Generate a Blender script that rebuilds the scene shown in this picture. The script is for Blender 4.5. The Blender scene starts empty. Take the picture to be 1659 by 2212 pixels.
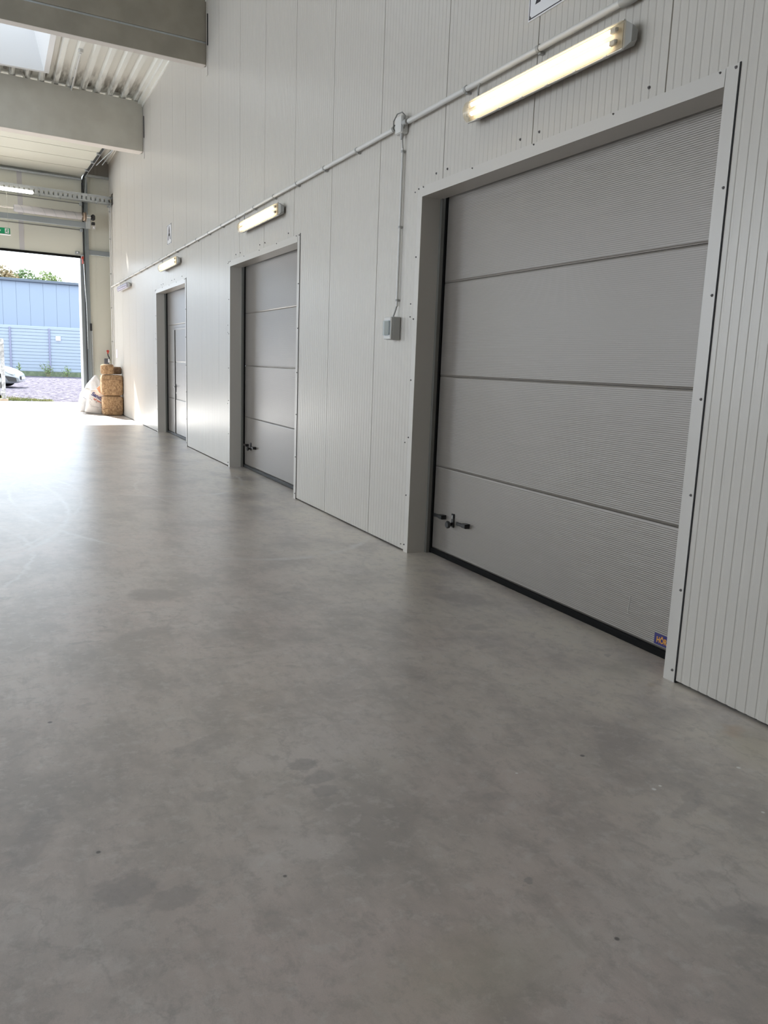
import bpy, math, random
from mathutils import Matrix, Vector
random.seed(7)
SC = bpy.context.scene
COL = SC.collection
D = 3.0027

# ------------------------------------------------------------------ camera
cam_d = bpy.data.cameras.new('camera')
cam = bpy.data.objects.new('camera', cam_d)
COL.objects.link(cam)
SC.camera = cam
cam_d.sensor_fit = 'VERTICAL'
cam_d.sensor_height = 24.0
cam_d.lens = 1734.0 / 2212.0 * 24.0
cam_d.clip_start = 0.05
cam_d.clip_end = 600
RW = ((0.90190863, -0.04392256, 0.42968782),
      (-0.43036175, -0.17599442, 0.88533311),
      (0.03673656, -0.98341079, -0.17763348))
cam.matrix_world = Matrix(((RW[0][0], -RW[0][1], -RW[0][2], -D),
                           (RW[1][0], -RW[1][1], -RW[1][2], 0.0),
                           (RW[2][0], -RW[2][1], -RW[2][2], 1.5),
                           (0, 0, 0, 1)))

# ------------------------------------------------------------------ light
SC.view_settings.view_transform = 'Standard'
SC.view_settings.look = 'None'
SC.view_settings.gamma = 1.0
SC.view_settings.use_curve_mapping = False
SC.view_settings.exposure = 0.0
SKY = 4.2
SUN = 24.0
SIDE_W = 33.0   # watts per metre of added strip window
LAMP_E = 7.0
world = bpy.data.worlds.new('sky')
SC.world = world
world.use_nodes = True
wn = world.node_tree.nodes
wn['Background'].inputs[0].default_value = (0.80, 0.90, 1.0, 1)
wn['Background'].inputs[1].default_value = SKY
sun_d = bpy.data.lights.new('sun', 'SUN')
sun_d.energy = SUN
sun_d.angle = math.radians(0.55)
sun_d.color = (1.0, 0.97, 0.92)
sun = bpy.data.objects.new('sun', sun_d)
COL.objects.link(sun)
sun.rotation_euler = Vector((0.213, -1.0, -0.84)).to_track_quat('-Z', 'Y').to_euler()
sun.location = (-6, 60, 50)
SC.cycles.max_bounces = 9
SC.cycles.diffuse_bounces = 5
SC.cycles.use_adaptive_sampling = True
SC.cycles.adaptive_threshold = 0.02
SC.cycles.glossy_bounces = 4
SC.cycles.transmission_bounces = 6
SC.cycles.transparent_max_bounces = 12
SC.cycles.sample_clamp_indirect = 6.0
SC.cycles.caustics_reflective = False
SC.cycles.caustics_refractive = False

# ------------------------------------------------------------------ helpers
class MB:
    def __init__(s, M=None):
        s.v = []; s.f = []; s.m = []; s.sm = []; s.M = M
    def _add(s, vs, fs, mi=0, smooth=False, M=None):
        o = len(s.v)
        for p in vs:
            p = Vector(p)
            if M is not None: p = M @ p
            if s.M is not None: p = s.M @ p
            s.v.append(p)
        for f in fs:
            s.f.append([i + o for i in f]); s.m.append(mi); s.sm.append(smooth)
        return s
    def box(s, x0, x1, y0, y1, z0, z1, mi=0, M=None, c=0.0):
        x0, x1 = min(x0, x1), max(x0, x1); y0, y1 = min(y0, y1), max(y0, y1); z0, z1 = min(z0, z1), max(z0, z1)
        if c <= 0:
            vs = [(x, y, z) for z in (z0, z1) for y in (y0, y1) for x in (x0, x1)]
            fs = [(0, 2, 3, 1), (4, 5, 7, 6), (0, 1, 5, 4), (2, 6, 7, 3), (0, 4, 6, 2), (1, 3, 7, 5)]
            return s._add(vs, fs, mi, False, M)
        # chamfered box
        cx, cy, cz = (x0 + x1) / 2, (y0 + y1) / 2, (z0 + z1) / 2
        a, b, d = (x1 - x0) / 2, (y1 - y0) / 2, (z1 - z0) / 2
        c = min(c, a * .9, b * .9, d * .9)
        vs = []; idx = {}
        for sx in (-1, 1):
            for sy in (-1, 1):
                for sz in (-1, 1):
                    for k in range(3):
                        p = [sx * (a - c), sy * (b - c), sz * (d - c)]
                        p[k] = (sx * a, sy * b, sz * d)[k]
                        idx[(sx, sy, sz, k)] = len(vs)
                        vs.append((cx + p[0], cy + p[1], cz + p[2]))
        fs = []
        def q(l, n):
            A, B, C_ = (Vector(vs[i]) for i in l[:3])
            if (B - A).cross(C_ - A).dot(Vector(n)) < 0: l = l[::-1]
            fs.append(tuple(l))
        for k in range(3):
            for sg in (-1, 1):
                o = [i for i in range(3) if i != k]
                l = []
                for (u, w) in ((-1, -1), (1, -1), (1, 1), (-1, 1)):
                    t = [0, 0, 0]; t[k] = sg; t[o[0]] = u; t[o[1]] = w
                    l.append(idx[(t[0], t[1], t[2], k)])
                n = [0, 0, 0]; n[k] = sg; q(l, n)
        for k in range(3):
            o = [i for i in range(3) if i != k]
            for u in (-1, 1):
                for w in (-1, 1):
                    l = []
                    for (e, kk) in ((-1, o[0]), (1, o[0]), (1, o[1]), (-1, o[1])):
                        t = [0, 0, 0]; t[k] = e; t[o[0]] = u; t[o[1]] = w
                        l.append(idx[(t[0], t[1], t[2], kk)])
                    n = [0, 0, 0]; n[o[0]] = u; n[o[1]] = w; q(l, n)
        for sx in (-1, 1):
            for sy in (-1, 1):
                for sz in (-1, 1):
                    q([idx[(sx, sy, sz, k)] for k in range(3)], (sx, sy, sz))
        return s._add(vs, fs, mi, False, M)
    def tube(s, pts, r, n=12, mi=0, M=None, caps=True):
        pts = [Vector(p) for p in pts]
        rs = r if isinstance(r, (list, tuple)) else [r] * len(pts)
        vs = []; fs = []
        ref = None
        for i, p in enumerate(pts):
            t = (pts[min(i + 1, len(pts) - 1)] - pts[max(i - 1, 0)]).normalized()
            if ref is None:
                ref = Vector((0, 0, 1)) if abs(t.z) < .9 else Vector((1, 0, 0))
            a = (ref - t * ref.dot(t)).normalized(); b = t.cross(a); ref = a
            for k in range(n):
                w = 2 * math.pi * k / n
                vs.append(p + (a * math.cos(w) + b * math.sin(w)) * rs[i])
        for i in range(len(pts) - 1):
            for k in range(n):
                k2 = (k + 1) % n
                fs.append((i * n + k, i * n + k2, (i + 1) * n + k2, (i + 1) * n + k))
        s._add(vs, fs, mi, True, M)
        if caps:
            s._add(vs[:n], [tuple(range(n))[::-1]], mi, False, M)
            s._add(vs[-n:], [tuple(range(n))], mi, False, M)
        return s
    def prism(s, poly, h0, h1, axis='z', mi=0, M=None, smooth=False):
        n = len(poly)
        def P(a, b, h):
            return {'z': (a, b, h), 'y': (a, h, b), 'x': (h, a, b)}[axis]
        vs = [P(a, b, h0) for a, b in poly] + [P(a, b, h1) for a, b in poly]
        fs = [tuple(range(n))[::-1], tuple(range(n, 2 * n))]
        s._add(vs, fs, mi, False, M)
        s._add(vs, [(i, (i + 1) % n, n + (i + 1) % n, n + i) for i in range(n)], mi, smooth, M)
        return s
    def strip(s, prof, a0, a1, axis, mi=0, smooth=False, M=None):
        # open profile extruded; axis z: prof=(x,y) ; axis y: prof=(x,z); axis x: prof=(y,z)
        def P(a, b, h):
            return {'z': (a, b, h), 'y': (a, h, b), 'x': (h, a, b)}[axis]
        n = len(prof)
        vs = [P(a, b, a0) for a, b in prof] + [P(a, b, a1) for a, b in prof]
        return s._add(vs, [(i, i + 1, n + i + 1, n + i) for i in range(n - 1)], mi, smooth, M)
    def grid(s, fn, nu, nv, mi=0, smooth=True, wrap=False, M=None):
        vs = [fn(u / (nu - (0 if wrap else 1)), v / (nv - 1)) for v in range(nv) for u in range(nu)]
        fs = []
        for v in range(nv - 1):
            for u in range(nu if wrap else nu - 1):
                u2 = (u + 1) % nu
                fs.append((v * nu + u, v * nu + u2, (v + 1) * nu + u2, (v + 1) * nu + u))
        return s._add(vs, fs, mi, smooth, M)

def wloc(o):
    p = Vector((0, 0, 0))
    while o is not None:
        p += o.location; o = o.parent
    return p

def obj(name, mb, mats, parent=None, loc=None, **props):
    me = bpy.data.meshes.new(name)
    off = wloc(parent) if parent else Vector((0, 0, 0))
    if loc is not None: off = Vector(loc)
    me.from_pydata([tuple(v - off) for v in mb.v], [], mb.f)
    me.polygons.foreach_set('use_smooth', mb.sm)
    me.polygons.foreach_set('material_index', mb.m)
    for m in (mats if isinstance(mats, (list, tuple)) else [mats]):
        me.materials.append(m)
    me.validate(); me.update()
    o = bpy.data.objects.new(name, me)
    COL.objects.link(o)
    if loc is not None:
        o.location = Vector(loc) - (wloc(parent) if parent else Vector((0, 0, 0)))
    if parent: o.parent = parent
    for k, v in props.items(): o[k] = v
    return o

def thing(name, loc, **props):
    o = bpy.data.objects.new(name, None)
    o.empty_display_size = .1
    COL.objects.link(o); o.location = loc
    for k, v in props.items(): o[k] = v
    return o

def copy_tree(o, parent=None):
    c = o.copy(); COL.objects.link(c)
    if parent is not None: c.parent = parent
    for ch in list(o.children): copy_tree(ch, c)
    return c

def text(name, body, size, M, mat, parent, depth=.001, offset=0.0, align='LEFT', **props):
    cu = bpy.data.curves.new(name, 'FONT')
    cu.body = body; cu.size = size; cu.extrude = depth; cu.offset = offset; cu.align_x = align
    t = bpy.data.objects.new(name, cu); COL.objects.link(t)
    bpy.context.view_layer.update()
    dg = bpy.context.evaluated_depsgraph_get()
    me = bpy.data.meshes.new_from_object(t.evaluated_get(dg))
    COL.objects.unlink(t); bpy.data.objects.remove(t)
    off = wloc(parent)
    me.transform(Matrix.Translation(-off) @ M)
    me.materials.clear(); me.materials.append(mat)
    o = bpy.data.objects.new(name, me); COL.objects.link(o); o.parent = parent
    for k, v in props.items(): o[k] = v
    return o

# ------------------------------------------------------------------ materials
def mat(name, col, rough=.5, metal=0.0, spec=.5, bump=None, var=None, emit=None, coat=0.0):
    m = bpy.data.materials.new(name); m.use_nodes = True
    n = m.node_tree.nodes; l = m.node_tree.links; b = n['Principled BSDF']
    b.inputs['Base Color'].default_value = (*col, 1)
    b.inputs['Roughness'].default_value = rough
    b.inputs['Metallic'].default_value = metal
    b.inputs['Specular IOR Level'].default_value = spec
    b.inputs['Coat Weight'].default_value = coat
    if emit:
        b.inputs['Emission Color'].default_value = (*emit[0], 1); b.inputs['Emission Strength'].default_value = emit[1]
    if var or bump:
        tc = n.new('ShaderNodeTexCoord')
    if var:   # (scale, colour2, amount)
        nz = n.new('ShaderNodeTexNoise'); nz.inputs['Scale'].default_value = var[0]; nz.inputs['Detail'].default_value = 5
        l.new(tc.outputs['Object'], nz.inputs['Vector'])
        mr = n.new('ShaderNodeMapRange'); mr.inputs[1].default_value = .35; mr.inputs[2].default_value = .65
        mr.inputs[4].default_value = var[2] if len(var) > 2 else 1.0
        l.new(nz.outputs['Fac'], mr.inputs[0])
        mx = n.new('ShaderNodeMix'); mx.data_type = 'RGBA'
        mx.inputs[6].default_value = (*col, 1); mx.inputs[7].default_value = (*var[1], 1)
        l.new(mr.outputs[0], mx.inputs[0]); l.new(mx.outputs[2], b.inputs['Base Color'])
    if bump:  # (scale, strength, distance)
        nz = n.new('ShaderNodeTexNoise'); nz.inputs['Scale'].default_value = bump[0]; nz.inputs['Detail'].default_value = 4
        l.new(tc.outputs['Object'], nz.inputs['Vector'])
        bp = n.new('ShaderNodeBump'); bp.inputs['Strength'].default_value = bump[1]; bp.inputs['Distance'].default_value = bump[2]
        l.new(nz.outputs['Fac'], bp.inputs['Height']); l.new(bp.outputs['Normal'], b.inputs['Normal'])
    return m

M_WALL = mat('wall_white_sheet', (.58, .552, .505), .30, 0, .5, bump=(1.3, .03, .02))
M_TRIM = mat('trim_white_sheet', (.60, .575, .535), .32)
M_INFILL = mat('infill_cream_sheet', (.62, .62, .545), .5)
M_CEIL = mat('ceiling_white_sheet', (.78, .78, .73), .45)
M_BEAM = mat('beam_concrete', (.34, .31, .255), .85, var=(3, (.28, .255, .21), .8), bump=(30, .3, .003))
M_DARK = mat('dark_gap', (.02, .02, .02), .8)
M_RUBBER = mat('black_rubber', (.008, .008, .008), .9, 0, .15)
M_STEEL = mat('galvanised_steel', (.50, .53, .55), .42, .75, var=(25, (.40, .43, .45), .6))
M_GREYPAINT = mat('grey_painted_steel', (.25, .28, .295), .5, .1)
M_RAIL = mat('dark_track_steel', (.045, .048, .05), .5, .5)
M_GUIDE = mat('guide_rail_grey', (.20, .20, .185), .5, .2)
M_PVC = mat('pvc_light_grey', (.66, .655, .63), .38)
M_PVCD = mat('pvc_grey', (.40, .40, .385), .45)
M_BLACK = mat('black_plastic', (.015, .015, .017), .32)
M_CHROME = mat('chrome', (.7, .7, .68), .25, 1)
M_SCREW = mat('screw_grey', (.16, .15, .15), .5, .3)
M_SIGNW = mat('sign_white', (.78, .78, .80), .35)
M_INK = mat('black_ink', (.02, .016, .022), .5)
M_BLUE = mat('badge_blue', (.020, .016, .14), .35)
M_ORANGE = mat('badge_orange', (.75, .36, .06), .4)
M_GREEN = mat('exit_green', (.0, .27, .11), .4)
M_RED = mat('red_plastic', (.40, .04, .02), .45)
M_SKYL = mat('skylight_white', (.82, .83, .84), .4)
M_CONC = mat('plinth_concrete', (.50, .47, .44), .85, var=(8, (.42, .39, .36)))

def door_mat(name, fine):
    m = mat(name, (.235, .212, .19), .36, .3, coat=.45)
    m.node_tree.nodes['Principled BSDF'].inputs['Coat Roughness'].default_value = .28
    n = m.node_tree.nodes; l = m.node_tree.links; b = n['Principled BSDF']
    tc = n.new('ShaderNodeTexCoord')
    sp = n.new('ShaderNodeSeparateXYZ'); l.new(tc.outputs['Object'], sp.inputs[0])
    mu = n.new('ShaderNodeMath'); mu.operation = 'MULTIPLY'; mu.inputs[1].default_value = 2 * math.pi / .0112
    l.new(sp.outputs['Z'], mu.inputs[0])
    si = n.new('ShaderNodeMath'); si.operation = 'SINE'; l.new(mu.outputs[0], si.inputs[0])
    nz = n.new('ShaderNodeTexNoise'); nz.inputs['Scale'].default_value = 160; l.new(tc.outputs['Object'], nz.inputs['Vector'])
    ad = n.new('ShaderNodeMath'); ad.operation = 'MULTIPLY_ADD'; ad.inputs[1].default_value = .9 if not fine else 1.4
    l.new(nz.outputs['Fac'], ad.inputs[0]); l.new(si.outputs[0], ad.inputs[2])
    bp = n.new('ShaderNodeBump'); bp.inputs['Strength'].default_value = .5; bp.inputs['Distance'].default_value = .0008
    l.new(ad.outputs[0], bp.inputs['Height']); l.new(bp.outputs['Normal'], b.inputs['Normal'])
    return m
M_DOOR = door_mat('door_silver_ribbed', False)

def floor_mat():
    m = bpy.data.materials.new('floor_concrete'); m.use_nodes = True
    n = m.node_tree.nodes; l = m.node_tree.links; b = n['Principled BSDF']
    tc = n.new('ShaderNodeTexCoord')
    def noise(scale, detail=6, rough=.6, dist=0.0, sc=(1, 1, 1), rot=0):
        mp = n.new('ShaderNodeMapping'); mp.inputs['Scale'].default_value = sc; mp.inputs['Rotation'].default_value = (0, 0, rot)
        l.new(tc.outputs['Object'], mp.inputs[0])
        z = n.new('ShaderNodeTexNoise'); z.inputs['Scale'].default_value = scale; z.inputs['Detail'].default_value = detail
        z.inputs['Roughness'].default_value = rough; z.inputs['Distortion'].default_value = dist
        l.new(mp.outputs[0], z.inputs['Vector']); return z
    def mrange(src, a, b_, c=0., d=1.):
        r = n.new('ShaderNodeMapRange'); r.inputs[1].default_value = a; r.inputs[2].default_value = b_
        r.inputs[3].default_value = c; r.inputs[4].default_value = d
        l.new(src, r.inputs[0]); return r.outputs[0]
    def math_(op, a, b_=None):
        r = n.new('ShaderNodeMath'); r.operation = op
        for i, q in enumerate((a, b_)):
            if q is None: continue
            if isinstance(q, (int, float)): r.inputs[i].default_value = q
            else: l.new(q, r.inputs[i])
        return r.outputs[0]
    def mix(fac, A, B):
        x = n.new('ShaderNodeMix'); x.data_type = 'RGBA'
        l.new(fac, x.inputs[0])
        for i, q in ((6, A), (7, B)):
            if isinstance(q, tuple): x.inputs[i].default_value = (*q, 1)
            else: l.new(q, x.inputs[i])
        return x.outputs[2]
    big = noise(.55, 4, .6, .3)
    col = mix(mrange(big.outputs['Fac'], .35, .65), (.505, .452, .408), (.53, .438, .408))
    mid = noise(2.2, 8, .62, .0, (1, .7, 1))
    col = mix(mrange(mid.outputs['Fac'], .46, .60, 0, .75), col, (.29, .255, .235))
    mid2 = noise(1.7, 7, .6, .0, (.8, 1, 1), .4)
    col = mix(mrange(mid2.outputs['Fac'], .51, .62, 0, .8), col, (.56, .50, .47))
    streak = noise(2.2, 8, .7, .2, (4.0, 1.0, 1), .12)
    col = mix(mrange(streak.outputs['Fac'], .50, .68, 0, .45), col, (.27, .24, .22))
    fl = noise(6.0, 10, .8, .4, (1.3, 1.6, 1), .1)
    col = mix(mrange(fl.outputs['Fac'], .60, .65, 0, .42), col, (.24, .215, .20))
    px = n.new('ShaderNodeSeparateXYZ'); l.new(tc.outputs['Object'], px.inputs[0])
    zone = math_('MULTIPLY', mrange(px.outputs['X'], -.9, -1.9), mrange(px.outputs['Y'], 2.6, 4.2))
    fk = noise(5.5, 10, .78, .6, (1.0, 2.2, 1), .5)
    col = mix(math_('MULTIPLY', mrange(fk.outputs['Fac'], .57, .63, 0, .7), zone), col, (.22, .205, .195))
    fk2 = noise(1.6, 6, .65, .2)
    col = mix(mrange(fk2.outputs['Fac'], .56, .60, 0, .22), col, (.31, .28, .26))
    col = mix(math_('MULTIPLY', mrange(px.outputs['X'], -1.5, -.15, 0, .75), mrange(mid.outputs['Fac'], .62, .40)), col, (.66, .60, .50))
    vo = n.new('ShaderNodeTexVoronoi'); vo.feature = 'DISTANCE_TO_EDGE'; vo.inputs['Scale'].default_value = .8
    cw = noise(2.5, 5, .7)
    cv = n.new('ShaderNodeVectorMath'); cv.operation = 'MULTIPLY_ADD'
    l.new(cw.outputs['Color'], cv.inputs[0]); cv.inputs[1].default_value = (.45, .45, 0); l.new(tc.outputs['Object'], cv.inputs[2])
    l.new(cv.outputs[0], vo.inputs['Vector'])
    col = mix(math_('MULTIPLY', mrange(vo.outputs['Distance'], .0, .010, .32, 0), mrange(mid2.outputs['Fac'], .50, .58)), col, (.20, .18, .17))
    spk = noise(11, 9, .75, .3, (1.3, 1, 1), .3)
    col = mix(mrange(spk.outputs['Fac'], .50, .62, 0, .5), col, (.27, .24, .225))
    spk2 = noise(14, 8, .7, .2, (1, 1.2, 1), 1.3)
    col = mix(mrange(spk2.outputs['Fac'], .53, .64, 0, .38), col, (.62, .59, .56))
    grain = noise(260, 3, .7)
    col = mix(mrange(grain.outputs['Fac'], .35, .7, 0, .16), col, (.16, .15, .14))
    # stains with their own outline
    wob = noise(11, 6, .65)
    wv = n.new('ShaderNodeVectorMath'); wv.operation = 'MULTIPLY_ADD'
    l.new(wob.outputs['Color'], wv.inputs[0]); wv.inputs[1].default_value = (.13, .13, 0); wv.inputs[2].default_value = (-.065, -.065, 0)
    wa = n.new('ShaderNodeVectorMath'); wa.operation = 'ADD'; l.new(tc.outputs['Object'], wa.inputs[0]); l.new(wv.outputs[0], wa.inputs[1])
    def spot(cx, cy, rx, ry, rot, k, c, soft=.16, ring=None, raw=False):
        nonlocal col
        mp = n.new('ShaderNodeMapping'); mp.vector_type = 'TEXTURE'
        mp.inputs['Location'].default_value = (cx, cy, 0); mp.inputs['Rotation'].default_value = (0, 0, rot)
        mp.inputs['Scale'].default_value = (rx, ry, 1)
        l.new(tc.outputs['Object'] if raw else wa.outputs[0], mp.inputs[0])
        ln = n.new('ShaderNodeVectorMath'); ln.operation = 'LENGTH'; l.new(mp.outputs[0], ln.inputs[0])
        v = ln.outputs['Value']
        if ring:
            v = math_('ABSOLUTE', math_('SUBTRACT', v, 1.0)); f = mrange(v, 0, ring, k, 0)
            f = math_('MULTIPLY', f, mrange(mid.outputs['Fac'], .38, .6))
        else:
            f = mrange(v, 1 - soft, 1 + soft, k, 0)
        col = mix(f, col, c)
    dk = (.19, .17, .17)
    for a in [(-2.007, 2.675, .055, .045, 0, .55), (-1.985, 2.56, .065, .04, .2, .45), (-2.0, 2.46, .055, .04, 0, .45),
              (-2.73, 2.16, .09, .075, .3, .5), (-2.61, 2.07, .075, .045, 0, .42), (-2.32, 2.96, .13, .06, .3, .32),
              (-2.39, 2.58, .07, .05, 0, .3), (-2.147, 5.13, .13, .17, .6, .5), (-.487, 3.863, .085, .06, 0, .35),
              (-.057, 3.214, .022, .02, 0, .5), (-.82, 1.895, .12, .035, .5, .35), (-1.633, 1.744, .016, .014, 0, .6),
              (-1.124, 1.36, .14, .06, -.4, .35), (-1.9, 4.25, .12, .06, 0, .3), (-2.3, 4.4, .15, .07, .4, .3),
              (-1.35, 4.9, .06, .03, .1, .4), (-.75, 3.75, .05, .025, 0, .35), (-.62, 3.55, .06, .03, 0, .3),
              (-1.45, 2.2, .05, .03, 0, .3), (-2.95, 2.55, .2, .05, 1.2, .3), (-1.3, 2.05, .05, .03, .4, .25)]:
        spot(*a, dk)
    spot(-.20, 2.15, .16, .10, .8, .45, (.40, .34, .22), .6)
    spot(-.17, 2.27, .05, .035, .5, .5, (.42, .27, .16), .6)
    spot(-1.99, 1.50, .28, .12, 0, .35, (.31, .28, .20), .6)
    spot(-.12, 3.02, .14, .09, .5, .35, (.48, .44, .34), .6)
    spot(-.14, 2.80, .035, .022, .5, .45, (.38, .31, .2), .4)
    # curved pale scuffs left by wheels
    pale = (.62, .61, .60)
    for a in [(-1.2, 9.0, 1.7, 3.2, .1, .5), (-4.4, 9.5, 1.9, 3.6, .2, .55), (-3.9, 8.2, 1.5, 3.0, -.3, .45), (-1.9, 12.2, 1.5, 3.4, .3, .5),
              (-3.4, 12.6, 1.3, 2.6, -.2, .55), (-2.6, 15.5, 1.1, 2.2, .2, .5), (-.2, 8.4, 1.0, 2.2, .5, .4), (-4.1, 6.6, 1.3, 1.8, 0, .35)]:
        spot(*a[:5], a[5] * 1.5, pale, ring=.018)
    spot(-3.3, 4.2, .55, 1.2, .1, .4, (.24, .22, .21), ring=.014)
    spot(-1.35, 4.2, .7, .9, .5, .4, (.24, .22, .21), ring=.006)
    # crumbs: small dark and white specks
    for cx, cy, r, w in [(-2.86, 3.39, .009, 0), (-2.78, 2.38, .007, 0), (-2.29, 2.05, .006, 0), (-.95, 2.33, .009, 0), (-1.55, 1.45, .007, 0),
                         (-.87, 2.02, .008, 1), (-.83, 2.03, .006, 1), (-.43, 2.02, .008, 1), (-.62, 1.75, .006, 1), (-1.28, 2.31, .005, 1)]:
        spot(cx, cy, r, r, 0, .9, (.03, .02, .02) if not w else (.8, .8, .78), .3, raw=True)
    l.new(col, b.inputs['Base Color'])
    l.new(mrange(mid2.outputs['Fac'], .3, .75, .38, .48), b.inputs['Roughness'])
    b.inputs['Specular IOR Level'].default_value = 1.0
    b.inputs['Coat Weight'].default_value = 1.0; b.inputs['Coat Roughness'].default_value = .31
    bp = n.new('ShaderNodeBump'); bp.inputs['Strength'].default_value = .15; bp.inputs['Distance'].default_value = .004
    l.new(mid.outputs['Fac'], bp.inputs['Height']); l.new(bp.outputs['Normal'], b.inputs['Normal'])
    return m
M_FLOOR = floor_mat()

def ceil_mat():
    m = mat('ceiling_deck_white', (.80, .80, .75), .4)
    n = m.node_tree.nodes; l = m.node_tree.links; b = n['Principled BSDF']
    tc = n.new('ShaderNodeTexCoord'); sp = n.new('ShaderNodeSeparateXYZ'); l.new(tc.outputs['Object'], sp.inputs[0])
    nz = n.new('ShaderNodeTexNoise'); nz.inputs['Scale'].default_value = 14; nz.inputs['Detail'].default_value = 6
    mp = n.new('ShaderNodeMapping'); mp.inputs['Scale'].default_value = (1, .12, .3); l.new(tc.outputs['Object'], mp.inputs[0]); l.new(mp.outputs[0], nz.inputs['Vector'])
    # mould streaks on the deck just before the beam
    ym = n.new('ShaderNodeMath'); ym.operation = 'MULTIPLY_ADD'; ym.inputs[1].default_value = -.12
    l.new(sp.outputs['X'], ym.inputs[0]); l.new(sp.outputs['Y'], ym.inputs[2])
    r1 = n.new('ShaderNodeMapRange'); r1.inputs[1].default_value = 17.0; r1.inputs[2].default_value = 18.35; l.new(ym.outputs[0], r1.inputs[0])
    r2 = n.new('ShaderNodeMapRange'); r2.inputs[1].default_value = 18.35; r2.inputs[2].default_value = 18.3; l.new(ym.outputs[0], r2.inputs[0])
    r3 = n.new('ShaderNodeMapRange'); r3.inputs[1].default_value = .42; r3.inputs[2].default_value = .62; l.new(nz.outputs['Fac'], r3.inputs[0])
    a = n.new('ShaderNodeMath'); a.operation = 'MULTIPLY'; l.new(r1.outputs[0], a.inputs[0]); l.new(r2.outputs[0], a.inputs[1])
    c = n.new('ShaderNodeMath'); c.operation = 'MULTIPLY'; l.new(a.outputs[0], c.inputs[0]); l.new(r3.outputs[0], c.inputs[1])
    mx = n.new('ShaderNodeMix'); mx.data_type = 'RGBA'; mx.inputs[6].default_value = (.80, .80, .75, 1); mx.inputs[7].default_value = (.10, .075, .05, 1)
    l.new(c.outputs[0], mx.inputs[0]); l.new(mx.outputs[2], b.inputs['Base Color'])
    return m
M_DECK = ceil_mat()

def gravel_mat():
    m = bpy.data.materials.new('gravel'); m.use_nodes = True
    n = m.node_tree.nodes; l = m.node_tree.links; b = n['Principled BSDF']; b.inputs['Roughness'].default_value = 1.0; b.inputs['Specular IOR Level'].default_value = 0.0
    tc = n.new('ShaderNodeTexCoord')
    v = n.new('ShaderNodeTexNoise'); v.inputs['Scale'].default_value = 4.0; v.inputs['Detail'].default_value = 8; v.inputs['Roughness'].default_value = .8
    l.new(tc.outputs['Object'], v.inputs['Vector'])
    cr = n.new('ShaderNodeValToRGB'); cr.color_ramp.elements[0].position = .43; cr.color_ramp.elements[0].color = (.045, .041, .060, 1)
    cr.color_ramp.elements[1].position = .56; cr.color_ramp.elements[1].color = (.19, .18, .205, 1)
    l.new(v.outputs['Fac'], cr.inputs[0]); l.new(cr.outputs[0], b.inputs['Base Color'])
    bp = n.new('ShaderNodeBump'); bp.inputs['Distance'].default_value = .06; l.new(v.outputs['Fac'], bp.inputs['Height']); l.new(bp.outputs[0], b.inputs['Normal'])
    return m
M_GRAVEL = gravel_mat()

def fibre_mat(name, c1, c2):
    m = bpy.data.materials.new(name); m.use_nodes = True
    n = m.node_tree.nodes; l = m.node_tree.links; b = n['Principled BSDF']; b.inputs['Roughness'].default_value = .95
    tc = n.new('ShaderNodeTexCoord')
    v = n.new('ShaderNodeTexNoise'); v.inputs['Scale'].default_value = 16; v.inputs['Detail'].default_value = 9; v.inputs['Roughness'].default_value = .8; v.inputs['Distortion'].default_value = .9
    l.new(tc.outputs['Object'], v.inputs['Vector'])
    cr = n.new('ShaderNodeValToRGB'); cr.color_ramp.elements[0].position = .36; cr.color_ramp.elements[0].color = (*c1, 1)
    cr.color_ramp.elements[1].position = .62; cr.color_ramp.elements[1].color = (*c2, 1)
    l.new(v.outputs['Fac'], cr.inputs[0]); l.new(cr.outputs[0], b.inputs['Base Color'])
    bp = n.new('ShaderNodeBump'); bp.inputs['Distance'].default_value = .03; l.new(v.outputs['Fac'], bp.inputs['Height']); l.new(bp.outputs[0], b.inputs['Normal'])
    return m
M_FIBRE = fibre_mat('wood_fibre', (.20, .105, .05), (.64, .43, .24))
M_FIBRED = fibre_mat('wood_fibre_dark', (.16, .09, .05), (.42, .28, .17))
M_SACK = mat('sack_white', (.74, .74, .74), .7, bump=(14, .5, .02))
M_SACKP = mat('sack_print_blue', (.05, .06, .22), .6)
M_SACKR = mat('sack_print_red', (.70, .12, .06), .6)
M_SACKG = mat('sack_print_grey', (.16, .17, .20), .6)
M_PEACH = mat('sack_peach', (.75, .42, .28), .6)

def mix_shader(name, parts):
    """parts: [(kind, colour, extra)], mixed half and half in order"""
    m = bpy.data.materials.new(name); m.use_nodes = True
    n = m.node_tree.nodes; l = m.node_tree.links; n.remove(n['Principled BSDF'])
    out = n['Material Output']; prev = None
    for kind, colr, fac, rough in parts:
        s = n.new('ShaderNodeBsdf' + kind); s.inputs['Color'].default_value = (*colr, 1)
        if 'Roughness' in s.inputs and kind != 'Translucent': s.inputs['Roughness'].default_value = rough
        if prev is None: prev = s.outputs[0]
        else:
            x = n.new('ShaderNodeMixShader'); x.inputs[0].default_value = fac
            l.new(prev, x.inputs[1]); l.new(s.outputs[0], x.inputs[2]); prev = x.outputs[0]
    l.new(prev, out.inputs['Surface']); return m
M_COVER = mix_shader('lamp_cover_clear', [('Transparent', (1, .97, .9), 0, 0), ('Translucent', (1, .90, .74), .16, 0), ('Glossy', (1, 1, 1), .06, .15)])
M_COVER_OFF = mix_shader('lamp_cover_clear_off', [('Transparent', (.92, .92, 1), 0, 0), ('Diffuse', (.75, .75, .85), .30, 0), ('Glossy', (1, 1, 1), .08, .15)])
M_CLEAR = mix_shader('clear_plastic', [('Transparent', (.85, .9, .95), 0, 0), ('Glossy', (1, 1, 1), .22, .05)])
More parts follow.
